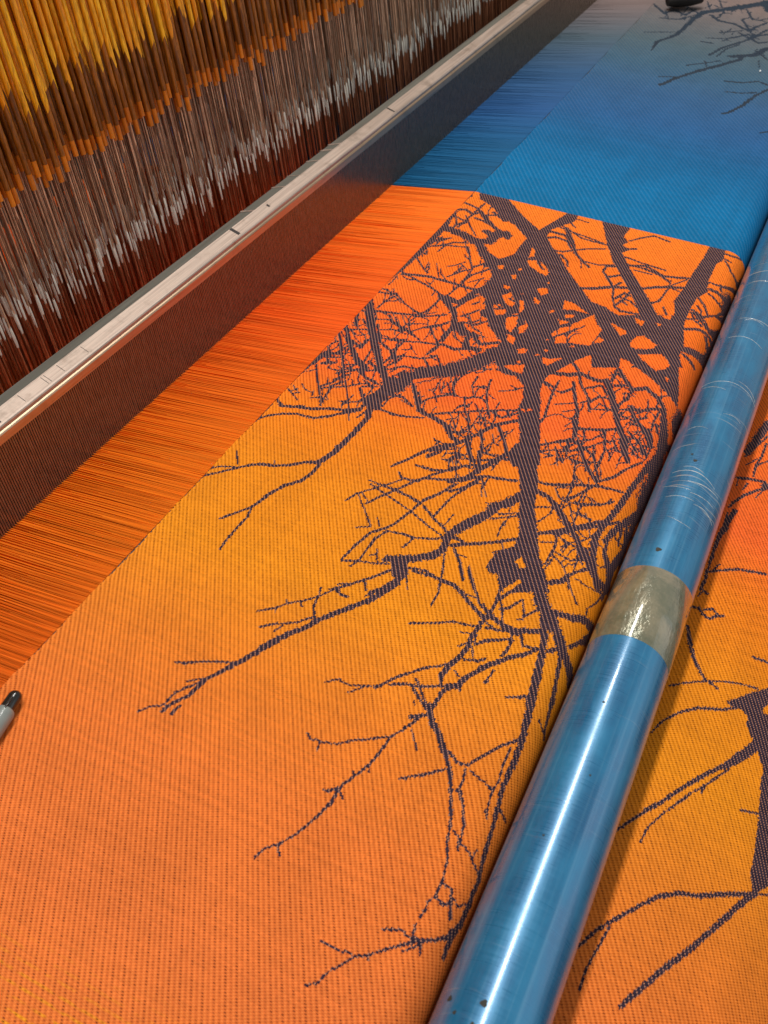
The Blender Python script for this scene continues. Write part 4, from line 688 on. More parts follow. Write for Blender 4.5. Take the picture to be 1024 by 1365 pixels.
    's7176,321,14,7260,277,11,7354,245,12,7444,240,13;s6182,513,13,6150,518,14,6124,513,13,6093,517,10;s4761,58,10,4736,74,9,4709,85,8,4684,99,7;'
    's4659,1254,12,4628,1294,10,4578,1323,8,4525,1349,7;s4418,1174,14,4406,1164,13,4399,1152,12,4392,1139,10;'
    's5285,705,17,5282,689,16,5278,674,14,5286,657,12;s4997,2076,9,5032,2077,8,5066,2067,7,5102,2061,7;s6086,334,11,6159,295,11,6233,255,10,6306,213,9;'
    's4489,1788,10,4532,1764,8,4581,1744,8,4614,1712,9;s3629,2152,10,3626,2162,10,3631,2171,8,3643,2176,7;'
    's3889,2213,11,3900,2183,10,3924,2155,8,3956,2131,7;s4704,1343,9,4658,1357,9,4615,1353,9,4571,1354,7;s4618,442,11,4631,429,11,4641,415,11,4647,401,11;'
    's4399,419,15,4382,406,14,4370,389,12,4368,368,11;s6248,619,15,6183,618,14,6117,619,10,6048,641,8;s4210,2050,12,4213,2066,11,4221,2081,10,4217,2097,9;'
    's5176,1199,13,5196,1202,13,5215,1208,13,5223,1221,12;s4789,2245,13,4774,2264,10,4747,2275,8,4716,2282,7;'
    's4553,1246,10,4516,1274,10,4491,1306,11,4493,1338,10;s5648,782,18,5648,796,17,5643,811,15,5645,825,14;'
    's4075,1506,12,4084,1475,11,4093,1444,10,4110,1413,9;s5822,1454,16,5853,1469,14,5893,1478,13,5929,1490,12;'
    's6633,56,24,6644,85,21,6680,100,19,6700,125,17;s5127,548,10,5148,537,10,5164,522,11,5172,506,12;s4536,1820,13,4563,1848,12,4601,1868,9,4653,1874,8;'
    's5153,297,11,5208,258,11,5250,212,11,5295,166,10;s4844,2418,9,4777,2385,8,4715,2360,7,4660,2338,7;s4819,1146,10,4873,1134,9,4924,1133,10,4963,1149,10;'
    's5132,2141,9,5076,2142,8,5020,2153,7,4966,2151,7;s6455,447,16,6489,418,17,6506,388,15,6540,359,12;s5414,389,18,5429,428,17,5454,463,15,5465,504,14;'
    's4885,2229,14,4881,2200,13,4894,2171,12,4883,2143,11;s3780,2128,9,3802,2136,9,3822,2146,9,3833,2161,8;'
    's4398,1974,11,4363,2005,10,4340,2039,10,4311,2072,8;s5672,122,12,5710,111,10,5743,88,9,5780,70,8;s4736,320,16,4721,284,15,4720,243,13,4726,200,12;'
    's4727,334,10,4747,325,10,4767,323,10,4787,321,9;s3921,2234,10,3942,2247,8,3971,2250,7,4001,2248,6;s4643,1796,11,4609,1821,11,4591,1851,11,4582,1882,10;'
    's5192,406,10,5147,431,9,5099,445,9,5052,457,8;s4956,2198,14,4934,2235,12,4901,2268,10,4862,2296,9;s5292,1810,13,5261,1834,13,5250,1861,12,5223,1886,10;'
    's5083,2071,11,5124,2080,10,5166,2088,8,5213,2085,7;s6365,700,15,6323,701,11,6279,716,9,6236,722,9;s3783,2219,11,3796,2238,10,3814,2254,8,3836,2268,7;'
    's6132,512,15,6088,551,12,6032,584,10,5982,620,10;s3791,2382,9,3770,2375,7,3751,2363,7,3737,2350,7;s3864,1723,12,3860,1704,11,3855,1684,10,3854,1664,9;'
    's7180,301,24,7197,263,20,7240,225,15,7292,188,13;s4061,1518,8,4019,1531,8,3986,1554,8,3954,1577,7;s6556,395,17,6585,367,14,6623,341,11,6666,318,9;'
    's5681,761,18,5686,731,16,5713,701,12,5748,672,10;s4668,208,14,4662,220,13,4658,232,13,4660,243,12;s5133,2221,15,5131,2209,14,5125,2198,13,5123,2186,11;'
    's4970,493,12,4989,490,12,5007,492,12,5019,498,12;s4565,664,14,4572,648,12,4582,633,12,4583,619,11;s6668,959,11,6746,942,11,6825,925,9,6901,896,9;'
    's5525,855,16,5507,887,16,5514,914,15,5508,945,13;s4317,87,10,4340,65,11,4351,41,10,4375,20,7;s4612,502,12,4555,503,11,4495,511,10,4448,499,10;'
    's3728,2211,8,3685,2215,7,3643,2219,6,3602,2225,6;s4537,1990,12,4526,2007,12,4526,2024,11,4518,2041,9;s7100,153,25,7082,112,23,7114,57,21,7092,17,19;'
    's4544,650,12,4509,650,11,4476,648,10,4441,649,8;s4479,1956,12,4507,1977,12,4519,2006,11,4504,2036,9;s3756,2262,8,3779,2256,7,3801,2250,6,3825,2245,6;'
    's4027,2447,15,4001,2397,12,4000,2361,11,4031,2339,8;s4453,504,9,4474,495,9,4494,494,9,4515,487,7;s5377,406,16,5404,363,13,5452,324,10,5503,286,9;'
    's4960,1188,16,4961,1162,14,4947,1141,13,4933,1120,12;s6088,394,15,6134,351,14,6180,307,11,6248,274,8;s6075,933,11,6110,926,12,6140,930,11,6176,924,9;'
    's4326,1579,9,4367,1554,9,4407,1527,8,4455,1510,6;s5384,405,13,5416,402,14,5438,411,13,5470,408,10;s4290,1211,14,4288,1195,12,4289,1178,11,4297,1161,9;'
    's6149,196,12,6194,170,10,6244,158,11,6293,151,10;s3808,2136,10,3788,2127,9,3777,2112,8,3757,2103,7;s4934,690,11,4876,701,11,4824,699,10,4768,706,8;'
    's4321,1437,9,4338,1428,9,4348,1415,9,4360,1403,8;s4634,1264,10,4679,1239,9,4718,1209,9,4757,1178,8;s5421,931,18,5415,916,16,5397,908,13,5374,904,10;'
    's4320,1398,9,4359,1374,8,4405,1363,8,4449,1365,8;s4863,2248,10,4824,2240,8,4782,2244,8,4746,2235,8;s5778,1473,11,5829,1468,10,5881,1462,8,5931,1445,8;'
    's4751,2137,10,4705,2132,8,4658,2132,8,4613,2126,7;s4924,1807,10,4878,1807,10,4840,1796,10,4805,1782,9;s6641,58,22,6649,40,19,6665,20,16,6679,1,15;'
    's3815,2096,10,3825,2085,9,3830,2074,9,3834,2063,8;s4718,262,10,4678,289,9,4634,309,8,4590,318,8;s5012,451,12,5074,447,10,5140,428,8,5205,398,7;'
    's5775,1404,11,5846,1376,9,5924,1360,9,6004,1346,8;s7048,137,24,7024,121,21,6992,111,20,6985,87,19;s4362,175,15,4364,138,13,4380,97,10,4419,58,8;'
    's5720,736,11,5671,750,9,5623,768,9,5578,790,8;s4287,2090,9,4324,2090,8,4361,2078,7,4397,2066,6;s4219,1358,9,4177,1380,8,4131,1390,7,4094,1415,7;'
    's6020,750,11,5984,762,10,5948,769,10,5915,769,10;s4299,2450,11,4321,2471,15,4340,2497,27,4375,2539,63;'
    's3699,2204,10,3731,2224,8,3773,2232,7,3819,2231,6;s4199,1255,10,4179,1269,9,4162,1285,9,4154,1302,9;'
    's4519,1898,12,4541,1910,12,4554,1927,11,4577,1939,9;s6373,374,11,6341,387,10,6311,402,12,6292,422,12;s3892,2246,10,3880,2237,9,3862,2234,7,3843,2233,6;'
    's4602,482,10,4575,500,9,4549,519,8,4519,531,7;s5983,17,15,5932,20,14,5882,22,13,5837,19,12;s4503,958,12,4534,964,10,4572,957,9,4603,965,10;'
    's5361,833,10,5337,845,11,5320,861,12,5308,878,11;s5706,24,17,5714,10,15,5726,-5,11,5745,-16,8;s4619,1174,13,4611,1191,11,4593,1205,8,4572,1217,7;'
    's4822,685,10,4863,658,9,4911,639,8,4960,625,7;s3889,1760,9,3851,1758,8,3815,1753,7,3777,1759,6;s4458,1880,8,4495,1871,8,4528,1854,8,4555,1833,8;'
    's5465,133,17,5452,167,16,5445,199,14,5418,232,11;s4862,546,15,4844,539,14,4825,532,12,4806,526,11;s4709,1149,15,4700,1130,14,4689,1112,12,4670,1098,11;'
    's4825,72,16,4809,62,15,4801,46,14,4794,29,13;s5447,531,14,5460,517,11,5480,506,9,5502,502,8;s4272,2082,9,4224,2078,8,4175,2078,7,4130,2070,7;'
    's4102,2416,11,4134,2452,13,4174,2507,24,4359,2695,32;s4629,1857,9,4610,1860,8,4591,1861,8,4576,1855,8;'
    's3948,2082,10,3978,2054,10,3995,2023,9,4021,1993,8;s5430,937,16,5440,920,13,5462,906,9,5485,892,8;s6564,90,15,6622,83,15,6680,79,14,6735,80,13;'
    's4731,2267,12,4746,2254,11,4763,2242,8,4786,2234,7;s6254,422,15,6285,421,14,6314,421,15,6334,431,15;s4711,2002,10,4681,2017,9,4649,2030,7,4614,2035,6;'
    's5409,1985,15,5397,1978,13,5386,1971,13,5379,1962,12;s5192,1528,12,5147,1558,12,5118,1594,11,5080,1626,9;'
    's3992,2173,10,4011,2179,9,4030,2186,7,4053,2187,6;s4186,2181,10,4206,2163,10,4222,2144,10,4222,2122,9;s5346,2267,9,5408,2263,9,5464,2243,8,5526,2230,7;'
    's5250,2048,10,5278,2037,9,5309,2031,8,5341,2029,7;s4581,1966,14,4571,1934,12,4544,1907,10,4504,1890,9;s3910,1601,9,3888,1614,8,3867,1628,8,3856,1647,8;'
    's3665,2325,11,3663,2312,10,3669,2301,9,3669,2289,8;s4234,2238,9,4248,2239,8,4262,2240,8,4275,2244,7;s4850,112,10,4906,88,9,4962,62,8,5018,34,7;'
    's4452,1161,9,4503,1133,9,4550,1101,9,4587,1063,9;s5135,539,16,5113,525,15,5099,508,14,5094,485,13;s5488,575,15,5469,572,15,5459,563,15,5447,554,13;'
    's4731,1430,10,4783,1429,11,4821,1446,10,4869,1454,9;s6741,145,23,6711,124,22,6704,93,20,6708,58,17;s4656,242,10,4608,268,9,4557,288,8,4517,321,8;'
    's4210,1920,12,4222,1929,11,4231,1940,10,4237,1952,9;s3816,2109,8,3788,2116,7,3759,2116,7,3732,2110,6;s5133,229,16,5180,242,13,5243,231,9,5304,197,8;'
    's4755,0,17,4763,12,15,4776,20,14,4776,36,12;s5423,944,11,5377,952,9,5333,967,8,5288,973,8;s4101,2101,9,4145,2107,8,4192,2097,7,4238,2101,7;'
    's4306,36,15,4324,45,13,4342,54,12,4360,63,11;s3735,2260,11,3739,2246,10,3743,2231,9,3746,2217,8;s4791,879,15,4779,867,13,4756,862,12,4745,849,11;'
    's5762,922,14,5788,924,13,5814,925,12,5838,930,11;s4630,2021,10,4577,2013,9,4523,2007,7,4467,2020,6;'
    's5135,2039,15,5155,2072,14,5179,2104,12,5222,2127,10;s4170,1291,13,4169,1309,11,4153,1326,9,4138,1344,8;'
    's3874,1784,10,3905,1792,9,3930,1807,9,3961,1817,7;s5288,842,10,5258,854,10,5237,873,12,5228,894,12;s6581,383,13,6637,350,14,6681,311,13,6736,275,11;'
    's4105,1318,9,4055,1340,8,4003,1350,7,3951,1364,6;s4132,2039,10,4104,2027,9,4078,2015,9,4052,2002,8;s5019,132,15,4972,126,13,4926,121,13,4903,95,13;'
    's5909,895,15,5945,899,14,5982,903,11,6023,899,9;s5569,96,12,5637,81,11,5707,55,9,5778,36,9;s3879,1744,8,3921,1736,8,3963,1735,8,4000,1747,8;'
    's4122,1520,8,4102,1526,8,4082,1526,7,4061,1528,7;s4599,1079,12,4631,1083,11,4660,1091,11,4684,1104,10;s6180,512,14,6122,516,13,6066,515,14,6023,502,13;'
    's4402,1972,10,4362,2000,8,4311,2014,7,4261,2010,7;s5473,559,16,5463,575,12,5443,588,11,5432,604,12;s3921,2235,8,3945,2237,8,3964,2247,8,3987,2253,6;'
    's4112,2331,12,4102,2350,12,4093,2370,11,4103,2396,10;s5989,299,19,5999,279,17,6011,258,13,6036,239,10;s4953,28,10,5013,-1,10,5073,-9,12,5127,-6,11;'
    's4605,488,13,4635,442,11,4678,398,8,4738,365,7;s4563,373,11,4578,358,9,4600,348,8,4618,334,7;s4897,2214,14,4890,2202,13,4882,2191,11,4869,2181,10;'
    's5370,2248,9,5323,2255,8,5277,2254,8,5232,2253,7;s5155,2067,15,5149,2084,14,5154,2100,13,5158,2117,11;s5297,367,15,5286,385,15,5284,402,15,5286,418,13;'
    's5454,1908,10,5437,1913,9,5419,1919,8,5401,1921,7;s5321,440,17,5358,465,16,5397,489,14,5435,514,13;s5696,183,18,5648,166,18,5628,129,16,5595,101,14;'
    's4074,2058,9,4057,2066,8,4039,2071,7,4020,2073,6;s4616,1920,14,4623,1932,13,4624,1946,11,4623,1960,10;'
    's5414,1996,12,5363,1985,12,5324,1965,10,5270,1961,8;s4541,1989,13,4530,2008,12,4534,2026,11,4536,2044,10;'
    's4840,1914,12,4852,1919,12,4859,1927,11,4872,1933,9;s6166,177,14,6204,171,15,6235,176,13,6274,170,10;s5719,72,19,5703,120,17,5682,168,14,5641,216,11;'
    's4684,236,15,4691,218,13,4698,200,12,4704,182,11;s4142,1345,13,4145,1373,12,4146,1402,11,4166,1424,9;s5460,565,12,5533,554,11,5605,547,12,5666,559,12;'
    's4141,1455,11,4155,1434,11,4164,1412,10,4180,1391,8;s4676,1348,9,4732,1325,8,4791,1318,8,4849,1316,8;s4029,2009,8,4071,1991,7,4119,1989,7,4167,1981,6;'
    's4811,2225,14,4806,2256,12,4783,2283,10,4754,2305,9;s4630,869,9,4601,881,9,4571,888,8,4543,902,7;s4488,210,10,4509,203,9,4530,195,8,4550,183,7;'
    's4079,1502,8,4033,1517,8,3988,1529,7,3947,1550,6;s5125,742,16,5129,720,15,5119,704,14,5120,682,12;s4542,1687,9,4569,1681,8,4597,1673,8,4620,1659,7;'
    's3644,2135,9,3656,2141,9,3665,2150,8,3680,2153,6;s4905,1799,15,4896,1774,14,4897,1747,12,4911,1720,10;s5834,495,19,5832,539,18,5832,582,16,5856,617,15;'
    's5504,883,16,5466,865,16,5439,839,15,5436,805,13;s3869,2069,11,3878,2087,10,3877,2107,9,3866,2126,8;s5428,689,16,5447,654,14,5476,619,12,5508,585,11;'
    's5166,1863,11,5141,1862,11,5125,1851,12,5113,1839,11;s4892,206,17,4889,188,15,4884,170,14,4869,159,12;s4204,1517,9,4219,1516,8,4234,1509,7,4248,1502,7;'
    's4778,2090,13,4797,2056,12,4834,2025,8,4889,2009,7;s4246,1200,10,4217,1202,9,4188,1205,8,4164,1200,8;'
    's4233,1253,13,4217,1242,12,4213,1225,11,4207,1208,10;s4051,2160,9,4061,2153,8,4072,2147,7,4084,2143,6;'
    's4540,1247,12,4569,1255,12,4590,1269,12,4593,1292,11;s5162,328,12,5141,331,11,5122,333,12,5107,328,12;s5442,-15,19,5454,-2,17,5449,17,15,5440,38,13;'
    's4733,1943,10,4758,1928,9,4785,1915,8,4810,1900,8;s4448,184,10,4402,226,9,4345,252,8,4297,291,7;s4443,1349,12,4462,1318,12,4456,1289,11,4471,1257,10;'
    's5102,1983,12,5068,1971,11,5033,1960,9,4991,1961,7;s6710,102,13,6653,118,11,6602,147,9,6546,163,9;s4035,2265,9,4059,2276,9,4081,2289,8,4097,2307,8;'
    's4336,289,15,4332,253,14,4329,217,13,4308,189,11;s5104,1807,9,5064,1821,8,5022,1821,9,4984,1815,8;s5448,551,11,5384,566,11,5323,573,11,5267,570,10;'
    's4252,1273,9,4297,1267,9,4334,1278,8,4380,1270,7;s4605,1868,12,4645,1882,10,4686,1895,9,4736,1897,7;s4813,2283,9,4846,2289,9,4870,2305,9,4898,2320,8;'
    's4654,2236,12,4631,2220,12,4619,2199,10,4593,2186,9;s5032,2182,13,5066,2151,12,5082,2115,12,5068,2083,11;'
    's5184,2158,10,5156,2169,10,5132,2184,10,5111,2200,9;s4167,1248,11,4197,1257,11,4216,1275,11,4219,1301,10;s5663,851,10,5721,827,9,5781,811,9,5841,805,9;'
    's4706,2198,11,4662,2185,8,4611,2190,7,4561,2188,7;s5401,2218,16,5408,2252,14,5439,2280,12,5466,2313,11;s4754,1,13,4785,-47,13,4802,-94,11,4845,-140,9;'
    's5399,-26,19,5412,8,17,5406,48,15,5389,91,13;s5726,102,17,5757,50,17,5762,1,17,5745,-39,15;s4217,1267,9,4261,1244,8,4303,1219,7,4352,1207,7;'
    's4413,1198,12,4438,1208,12,4446,1228,11,4468,1240,10;s4239,2064,11,4206,2048,10,4186,2025,9,4148,2016,7;'
    's5395,1750,9,5420,1745,9,5445,1741,8,5470,1739,7;s4693,1300,12,4715,1278,12,4718,1256,12,4707,1237,11;s4780,2330,9,4748,2329,8,4718,2320,7,4687,2322,7;'
    's4203,1258,9,4166,1268,8,4131,1284,7,4102,1305,7;s4510,1472,10,4551,1476,11,4581,1491,10,4623,1495,8;s4872,1993,10,4847,2005,9,4825,2018,9,4803,2032,8;'
    's6148,196,17,6186,197,13,6230,187,9,6270,165,9;s3788,2385,8,3838,2414,7,3897,2462,8,4015,2550,56;s5098,701,17,5099,716,15,5090,733,13,5088,750,12;'
    's3716,2222,8,3744,2227,8,3772,2232,6,3803,2228,6;s4897,2149,10,4872,2161,10,4852,2176,9,4825,2186,7;s4837,1181,14,4871,1194,12,4910,1202,9,4957,1195,7;'
    's4724,121,12,4705,124,11,4687,125,10,4668,127,9;s5115,2351,16,5110,2318,14,5098,2286,12,5099,2255,11;s5730,117,11,5751,103,10,5775,93,9,5796,78,9;'
    's4156,2002,11,4178,2020,11,4200,2038,10,4212,2060,9;s5033,2462,19,4962,2433,9,4907,2395,10,4884,2359,10;'
    's5311,876,16,5304,900,14,5287,923,11,5257,942,8;s13522,294,25,13545,277,23,13570,261,17,13603,249,11;'
    's14381,1078,22,14417,1063,21,14451,1047,13,14495,1040,7;s12816,1314,23,12777,1302,21,12743,1288,19,12706,1275,17;'
    's13802,307,28,13837,274,25,13878,242,24,13904,208,22;s13168,1389,19,13229,1364,12,13302,1350,7,13378,1344,8;'
    's12734,1615,22,12681,1650,18,12610,1675,13,12540,1700,12;s12691,1590,9,12743,1581,12,12786,1562,12,12837,1550,8;'
    's12653,1619,8,12698,1613,8,12744,1608,9,12783,1594,12;s14130,999,12,14092,1003,13,14054,1002,9,14017,1010,7;'
    's13303,1359,21,13270,1354,21,13243,1345,20,13214,1336,18;s13571,1366,28,13553,1396,26,13539,1426,23,13502,1452,19;'
    's13544,1356,28,13534,1342,26,13523,1328,23,13505,1316,21;s13045,1540,26,13064,1554,24,13069,1571,22,13058,1589,20;'
    's12654,1617,23,12685,1593,22,12712,1568,19,12750,1545,16;s13175,1413,14,13269,1413,13,13363,1412,14,13455,1421,15;'
    's14145,1222,15,14187,1221,11,14229,1216,13,14270,1219,16;s13957,1371,30,13964,1387,28,13966,1403,25,13958,1419,22;'
    's13786,379,31,13773,340,28,13794,297,25,13797,255,23;s14492,769,13,14525,761,19,14550,747,24,14566,731,23;'
    's13413,298,19,13458,277,11,13513,267,11,13567,265,13;s14193,689,17,14238,688,15,14283,685,14,14327,684,14;'
    's13191,1032,10,13223,1025,8,13256,1022,10,13290,1020,9;s13947,528,31,13944,478,28,13901,437,26,13890,388,23;'
    's13959,1384,28,14024,1417,26,14073,1456,24,14151,1483,20;s14050,436,18,13953,439,13,13856,452,15,13766,444,17;'
    's13949,1304,28,13984,1323,26,14021,1342,22,14071,1352,18;s13688,481,29,13722,437,27,13746,392,25,13747,347,23;'
    's14558,749,32,14537,782,29,14523,815,27,14542,845,24;s13080,1208,27,13083,1224,25,13099,1236,22,13113,1249,20;'
    's13023,1170,21,12969,1160,21,12925,1142,21,12894,1118,19;s13631,255,23,13668,233,18,13714,215,8,13766,209,9;'
    's13869,1180,25,13932,1197,25,13970,1226,24,14027,1248,21;s14071,906,28,14111,870,26,14149,832,23,14208,800,18;'
    's14491,1002,15,14424,1021,16,14362,1044,17,14302,1067,15;s13520,1348,25,13560,1362,21,13610,1367,15,13662,1366,11;'
    's14247,672,25,14187,664,22,14127,656,16,14061,664,9;s13278,1282,13,13325,1269,8,13377,1265,7,13423,1251,10;'
    's13683,1261,21,13738,1237,20,13790,1211,19,13844,1185,16;s13316,1454,28,13309,1439,26,13310,1424,23,13318,1408,21;'
    's14361,1092,20,14295,1088,12,14229,1099,11,14172,1119,14;s12995,1130,27,12986,1162,24,12951,1192,21,12935,1224,20;'
    's13248,1089,26,13298,1111,22,13363,1122,17,13434,1125,14;s13774,392,14,13736,405,20,13710,424,18,13674,437,12;'
    's13185,1426,27,13219,1455,25,13218,1490,23,13187,1523,19;s13168,1428,26,13209,1453,23,13267,1469,19,13327,1482,17;'
    's13359,1466,27,13334,1451,25,13326,1431,23,13324,1410,21;s13819,346,28,13781,332,27,13760,310,25,13737,289,22;'
    's13048,1187,19,13123,1195,13,13202,1184,7,13283,1174,7;s12805,1636,21,12761,1627,17,12714,1624,13,12666,1622,11;'
    's14066,1006,31,14064,973,28,14048,942,25,14018,914,23;s14254,843,32,14248,806,29,14271,768,25,14315,733,21;'
    's14178,994,31,14190,1008,28,14197,1023,26,14204,1038,23;s13729,438,28,13707,463,25,13679,486,24,13670,511,22;'
    's13599,526,30,13603,509,27,13591,495,24,13570,485,21;s13716,452,24,13681,446,21,13644,443,14,13605,449,7;'
    's14027,904,26,13983,894,24,13940,882,22,13897,871,19;s13393,1377,27,13375,1396,25,13370,1417,23,13350,1436,20;'
    's13624,537,27,13576,522,22,13516,520,14,13454,525,10;s13644,1278,17,13716,1253,17,13784,1224,15,13860,1201,11;'
    's13592,1534,20,13625,1538,13,13659,1534,10,13693,1535,12;s12843,1648,10,12929,1644,10,13016,1641,11,13103,1642,10;'
    's13949,1299,17,14025,1274,17,14098,1246,20,14152,1210,20;s13887,275,31,13880,254,28,13875,232,26,13892,209,22;'
    's13217,1059,16,13246,1048,16,13274,1037,18,13294,1022,18;s13696,1255,28,13671,1291,26,13640,1327,23,13616,1362,21;'
    's13244,1085,9,13212,1091,9,13178,1094,14,13147,1090,15;s13611,531,27,13678,557,26,13734,589,24,13786,622,22;'
    's13515,1370,29,13519,1389,26,13530,1408,24,13527,1427,21;s13891,896,23,13825,888,20,13756,883,16,13687,882,13;'
    's14680,1256,26,14718,1263,23,14758,1269,19,14801,1270,15')

class Weave:
    """which crossings of warp end and weft pick show the dark tree weft"""
    def __init__(s, x0, x1, s0, s1, dx, ds):
        s.x0, s.s0, s.dx, s.ds = x0, s0, dx, ds
        s.nx = int(round((x1 - x0) / dx)); s.ns = int(round((s1 - s0) / ds))
        s.g = np.zeros((s.nx, s.ns), np.float32)
        s.rng = np.random.default_rng(5)
    def win(s, xa, xb, sa, sb):
        i0 = max(0, int((xa - s.x0) / s.dx) - 1); i1 = min(s.nx, int((xb - s.x0) / s.dx) + 2)
        j0 = max(0, int((sa - s.s0) / s.ds) - 1); j1 = min(s.ns, int((sb - s.s0) / s.ds) + 2)
        if i1 <= i0 or j1 <= j0: return None
        X = s.x0 + (np.arange(i0, i1) + .5) * s.dx; Y = s.s0 + (np.arange(j0, j1) + .5) * s.ds
        return i0, i1, j0, j1, *np.meshgrid(X, Y, indexing='ij')
    def stroke(s, T):
        for a, c in zip(T[:-1], T[1:]):
            r = max(a[2], c[2]) / 2 + s.ds
            wn = s.win(min(a[0], c[0]) - r, max(a[0], c[0]) + r, min(a[1], c[1]) - r, max(a[1], c[1]) + r)
            if wn is None: continue
            i0, i1, j0, j1, X, Y = wn
            d = c - a; l2 = d[0]**2 + d[1]**2 + 1e-12
            t = np.clip(((X - a[0]) * d[0] + (Y - a[1]) * d[1]) / l2, 0, 1)
            w = np.maximum((a[2] + d[2] * t) / 2, 0.00052)
            w = w * (1 + (s.rng.random(w.shape) - .5) * .5)
            hit = np.hypot(X - a[0] - d[0] * t, Y - a[1] - d[1] * t) < w
            s.g[i0:i1, j0:j1][hit] = 1
    def poly(s, P, val):
        wn = s.win(P[:, 0].min(), P[:, 0].max(), P[:, 1].min(), P[:, 1].max())
        if wn is None: return
        i0, i1, j0, j1, X, Y = wn
        X = X + (s.rng.random(X.shape) - .5) * s.dx * 1.2; Y = Y + (s.rng.random(X.shape) - .5) * s.ds * 1.2
        ins = np.zeros(X.shape, bool)
        for k in range(len(P)):
            (xa, ya), (xb, yb) = P[k], P[k - 1]
            with np.errstate(divide='ignore', invalid='ignore'):
                ins ^= ((ya > Y) != (yb > Y)) & (X < (xb - xa) * (Y - ya) / (yb - ya) + xa)
        s.g[i0:i1, j0:j1][ins] = val
    def draw(s):
        for op in TREE_OPS.split(';'):
            q = np.array([int(v) for v in op[1:].split(',')], float) * 1e-4
            if op[0] == 's': s.stroke(q.reshape(-1, 3))
            else: s.poly(q.reshape(-1, 2), 1.0 if op[0] == 'd' else 0.0)

def cloth():
    dx, ds = END_MM / 1000, PICK_MM / 1000
    S1 = SARC[-1]
    parts = [Weave(-0.15, 0.764, 0, S1, dx, ds), Weave(0.764, 1.90, 0, 0.30, dx * 2, ds * 3)]
    V = []; F = []; UV = []; TR = []; n0 = 0
    for p in parts:
        p.draw()
        if p.x0 > 0.5:                       # the tree stops where the blue ends begin
            g = p.g; g[: int(0.06 / p.dx), :] = 0
        xs = p.x0 + np.arange(p.nx + 1) * p.dx; ss = p.s0 + np.arange(p.ns + 1) * p.ds
        ss[-1] = min(ss[-1], S1)
        yy = np.interp(ss, SARC, PROF[:, 0]); zz = np.interp(ss, SARC, PROF[:, 1])
        X, Y = np.meshgrid(xs, yy, indexing='ij'); Z = np.broadcast_to(zz, X.shape).copy()
        sg = np.broadcast_to(ss, X.shape)
        # slack ripples where the cloth comes off the roller
        roll = np.clip((sg - 0.335) / 0.02, 0, 1)
        Z += roll * 0.00040 * np.sin(X * 2 * np.pi / 0.0080 + Y * 390 + 1.5 * np.sin(X * 60)) * np.exp(-((X - 0.45) / 0.07) ** 2)
        Z += (1 - roll) * 0.0004 * np.sin(X * 11 + 1) * np.sin(sg * 17)
        rg = np.random.default_rng(9)                # the last picks are not beaten quite straight
        edge = rg.normal(0, 0.00028, X.shape[0]) + 0.0004 * np.sin(xs * 90) + 0.0003 * np.sin(xs * 37 + 1)
        Y = Y + edge[:, None] * np.clip(1 - sg / 0.004, 0, 1)
        V.append(np.stack([X, Y, Z], -1).reshape(-1, 3))
        idx = np.arange((p.nx + 1) * (p.ns + 1)).reshape(p.nx + 1, p.ns + 1) + n0
        F.append(np.stack([idx[:-1, :-1], idx[:-1, 1:], idx[1:, 1:], idx[1:, :-1]], -1).reshape(-1, 4))
        UV.append(np.stack([np.broadcast_to(xs[:, None] / dx, X.shape) + 1000.0, sg / ds], -1).reshape(-1, 2))
        TR.append(p.g.reshape(-1)); n0 += X.size
    V = np.concatenate(V); F = np.concatenate(F); UV = np.concatenate(UV); TR = np.concatenate(TR)
    UV[:, 0] -= 1000.0
    me = bpy.data.meshes.new('woven_cloth')
    me.vertices.add(len(V)); me.vertices.foreach_set('co', V.astype(np.float32).ravel())
    me.loops.add(F.size); me.loops.foreach_set('vertex_index', F.astype(np.int32).ravel())
    me.polygons.add(len(F)); me.polygons.foreach_set('loop_start', np.arange(0, F.size, 4, dtype=np.int32))
    me.polygons.foreach_set('use_smooth', np.ones(len(F), bool))
    me.update()
    uvl = me.uv_layers.new(name='threads'); uvl.data.foreach_set('uv', UV[F.ravel()].astype(np.float32).ravel())
    at = me.attributes.new('tree', 'FLOAT', 'FACE'); at.data.foreach_set('value', TR.astype(np.float32))
    me.materials.append(M['cloth'])
    return link('woven_cloth', me, label='orange and blue jacquard cloth with dark bare tree branches woven into it', cat='cloth')
cloth()

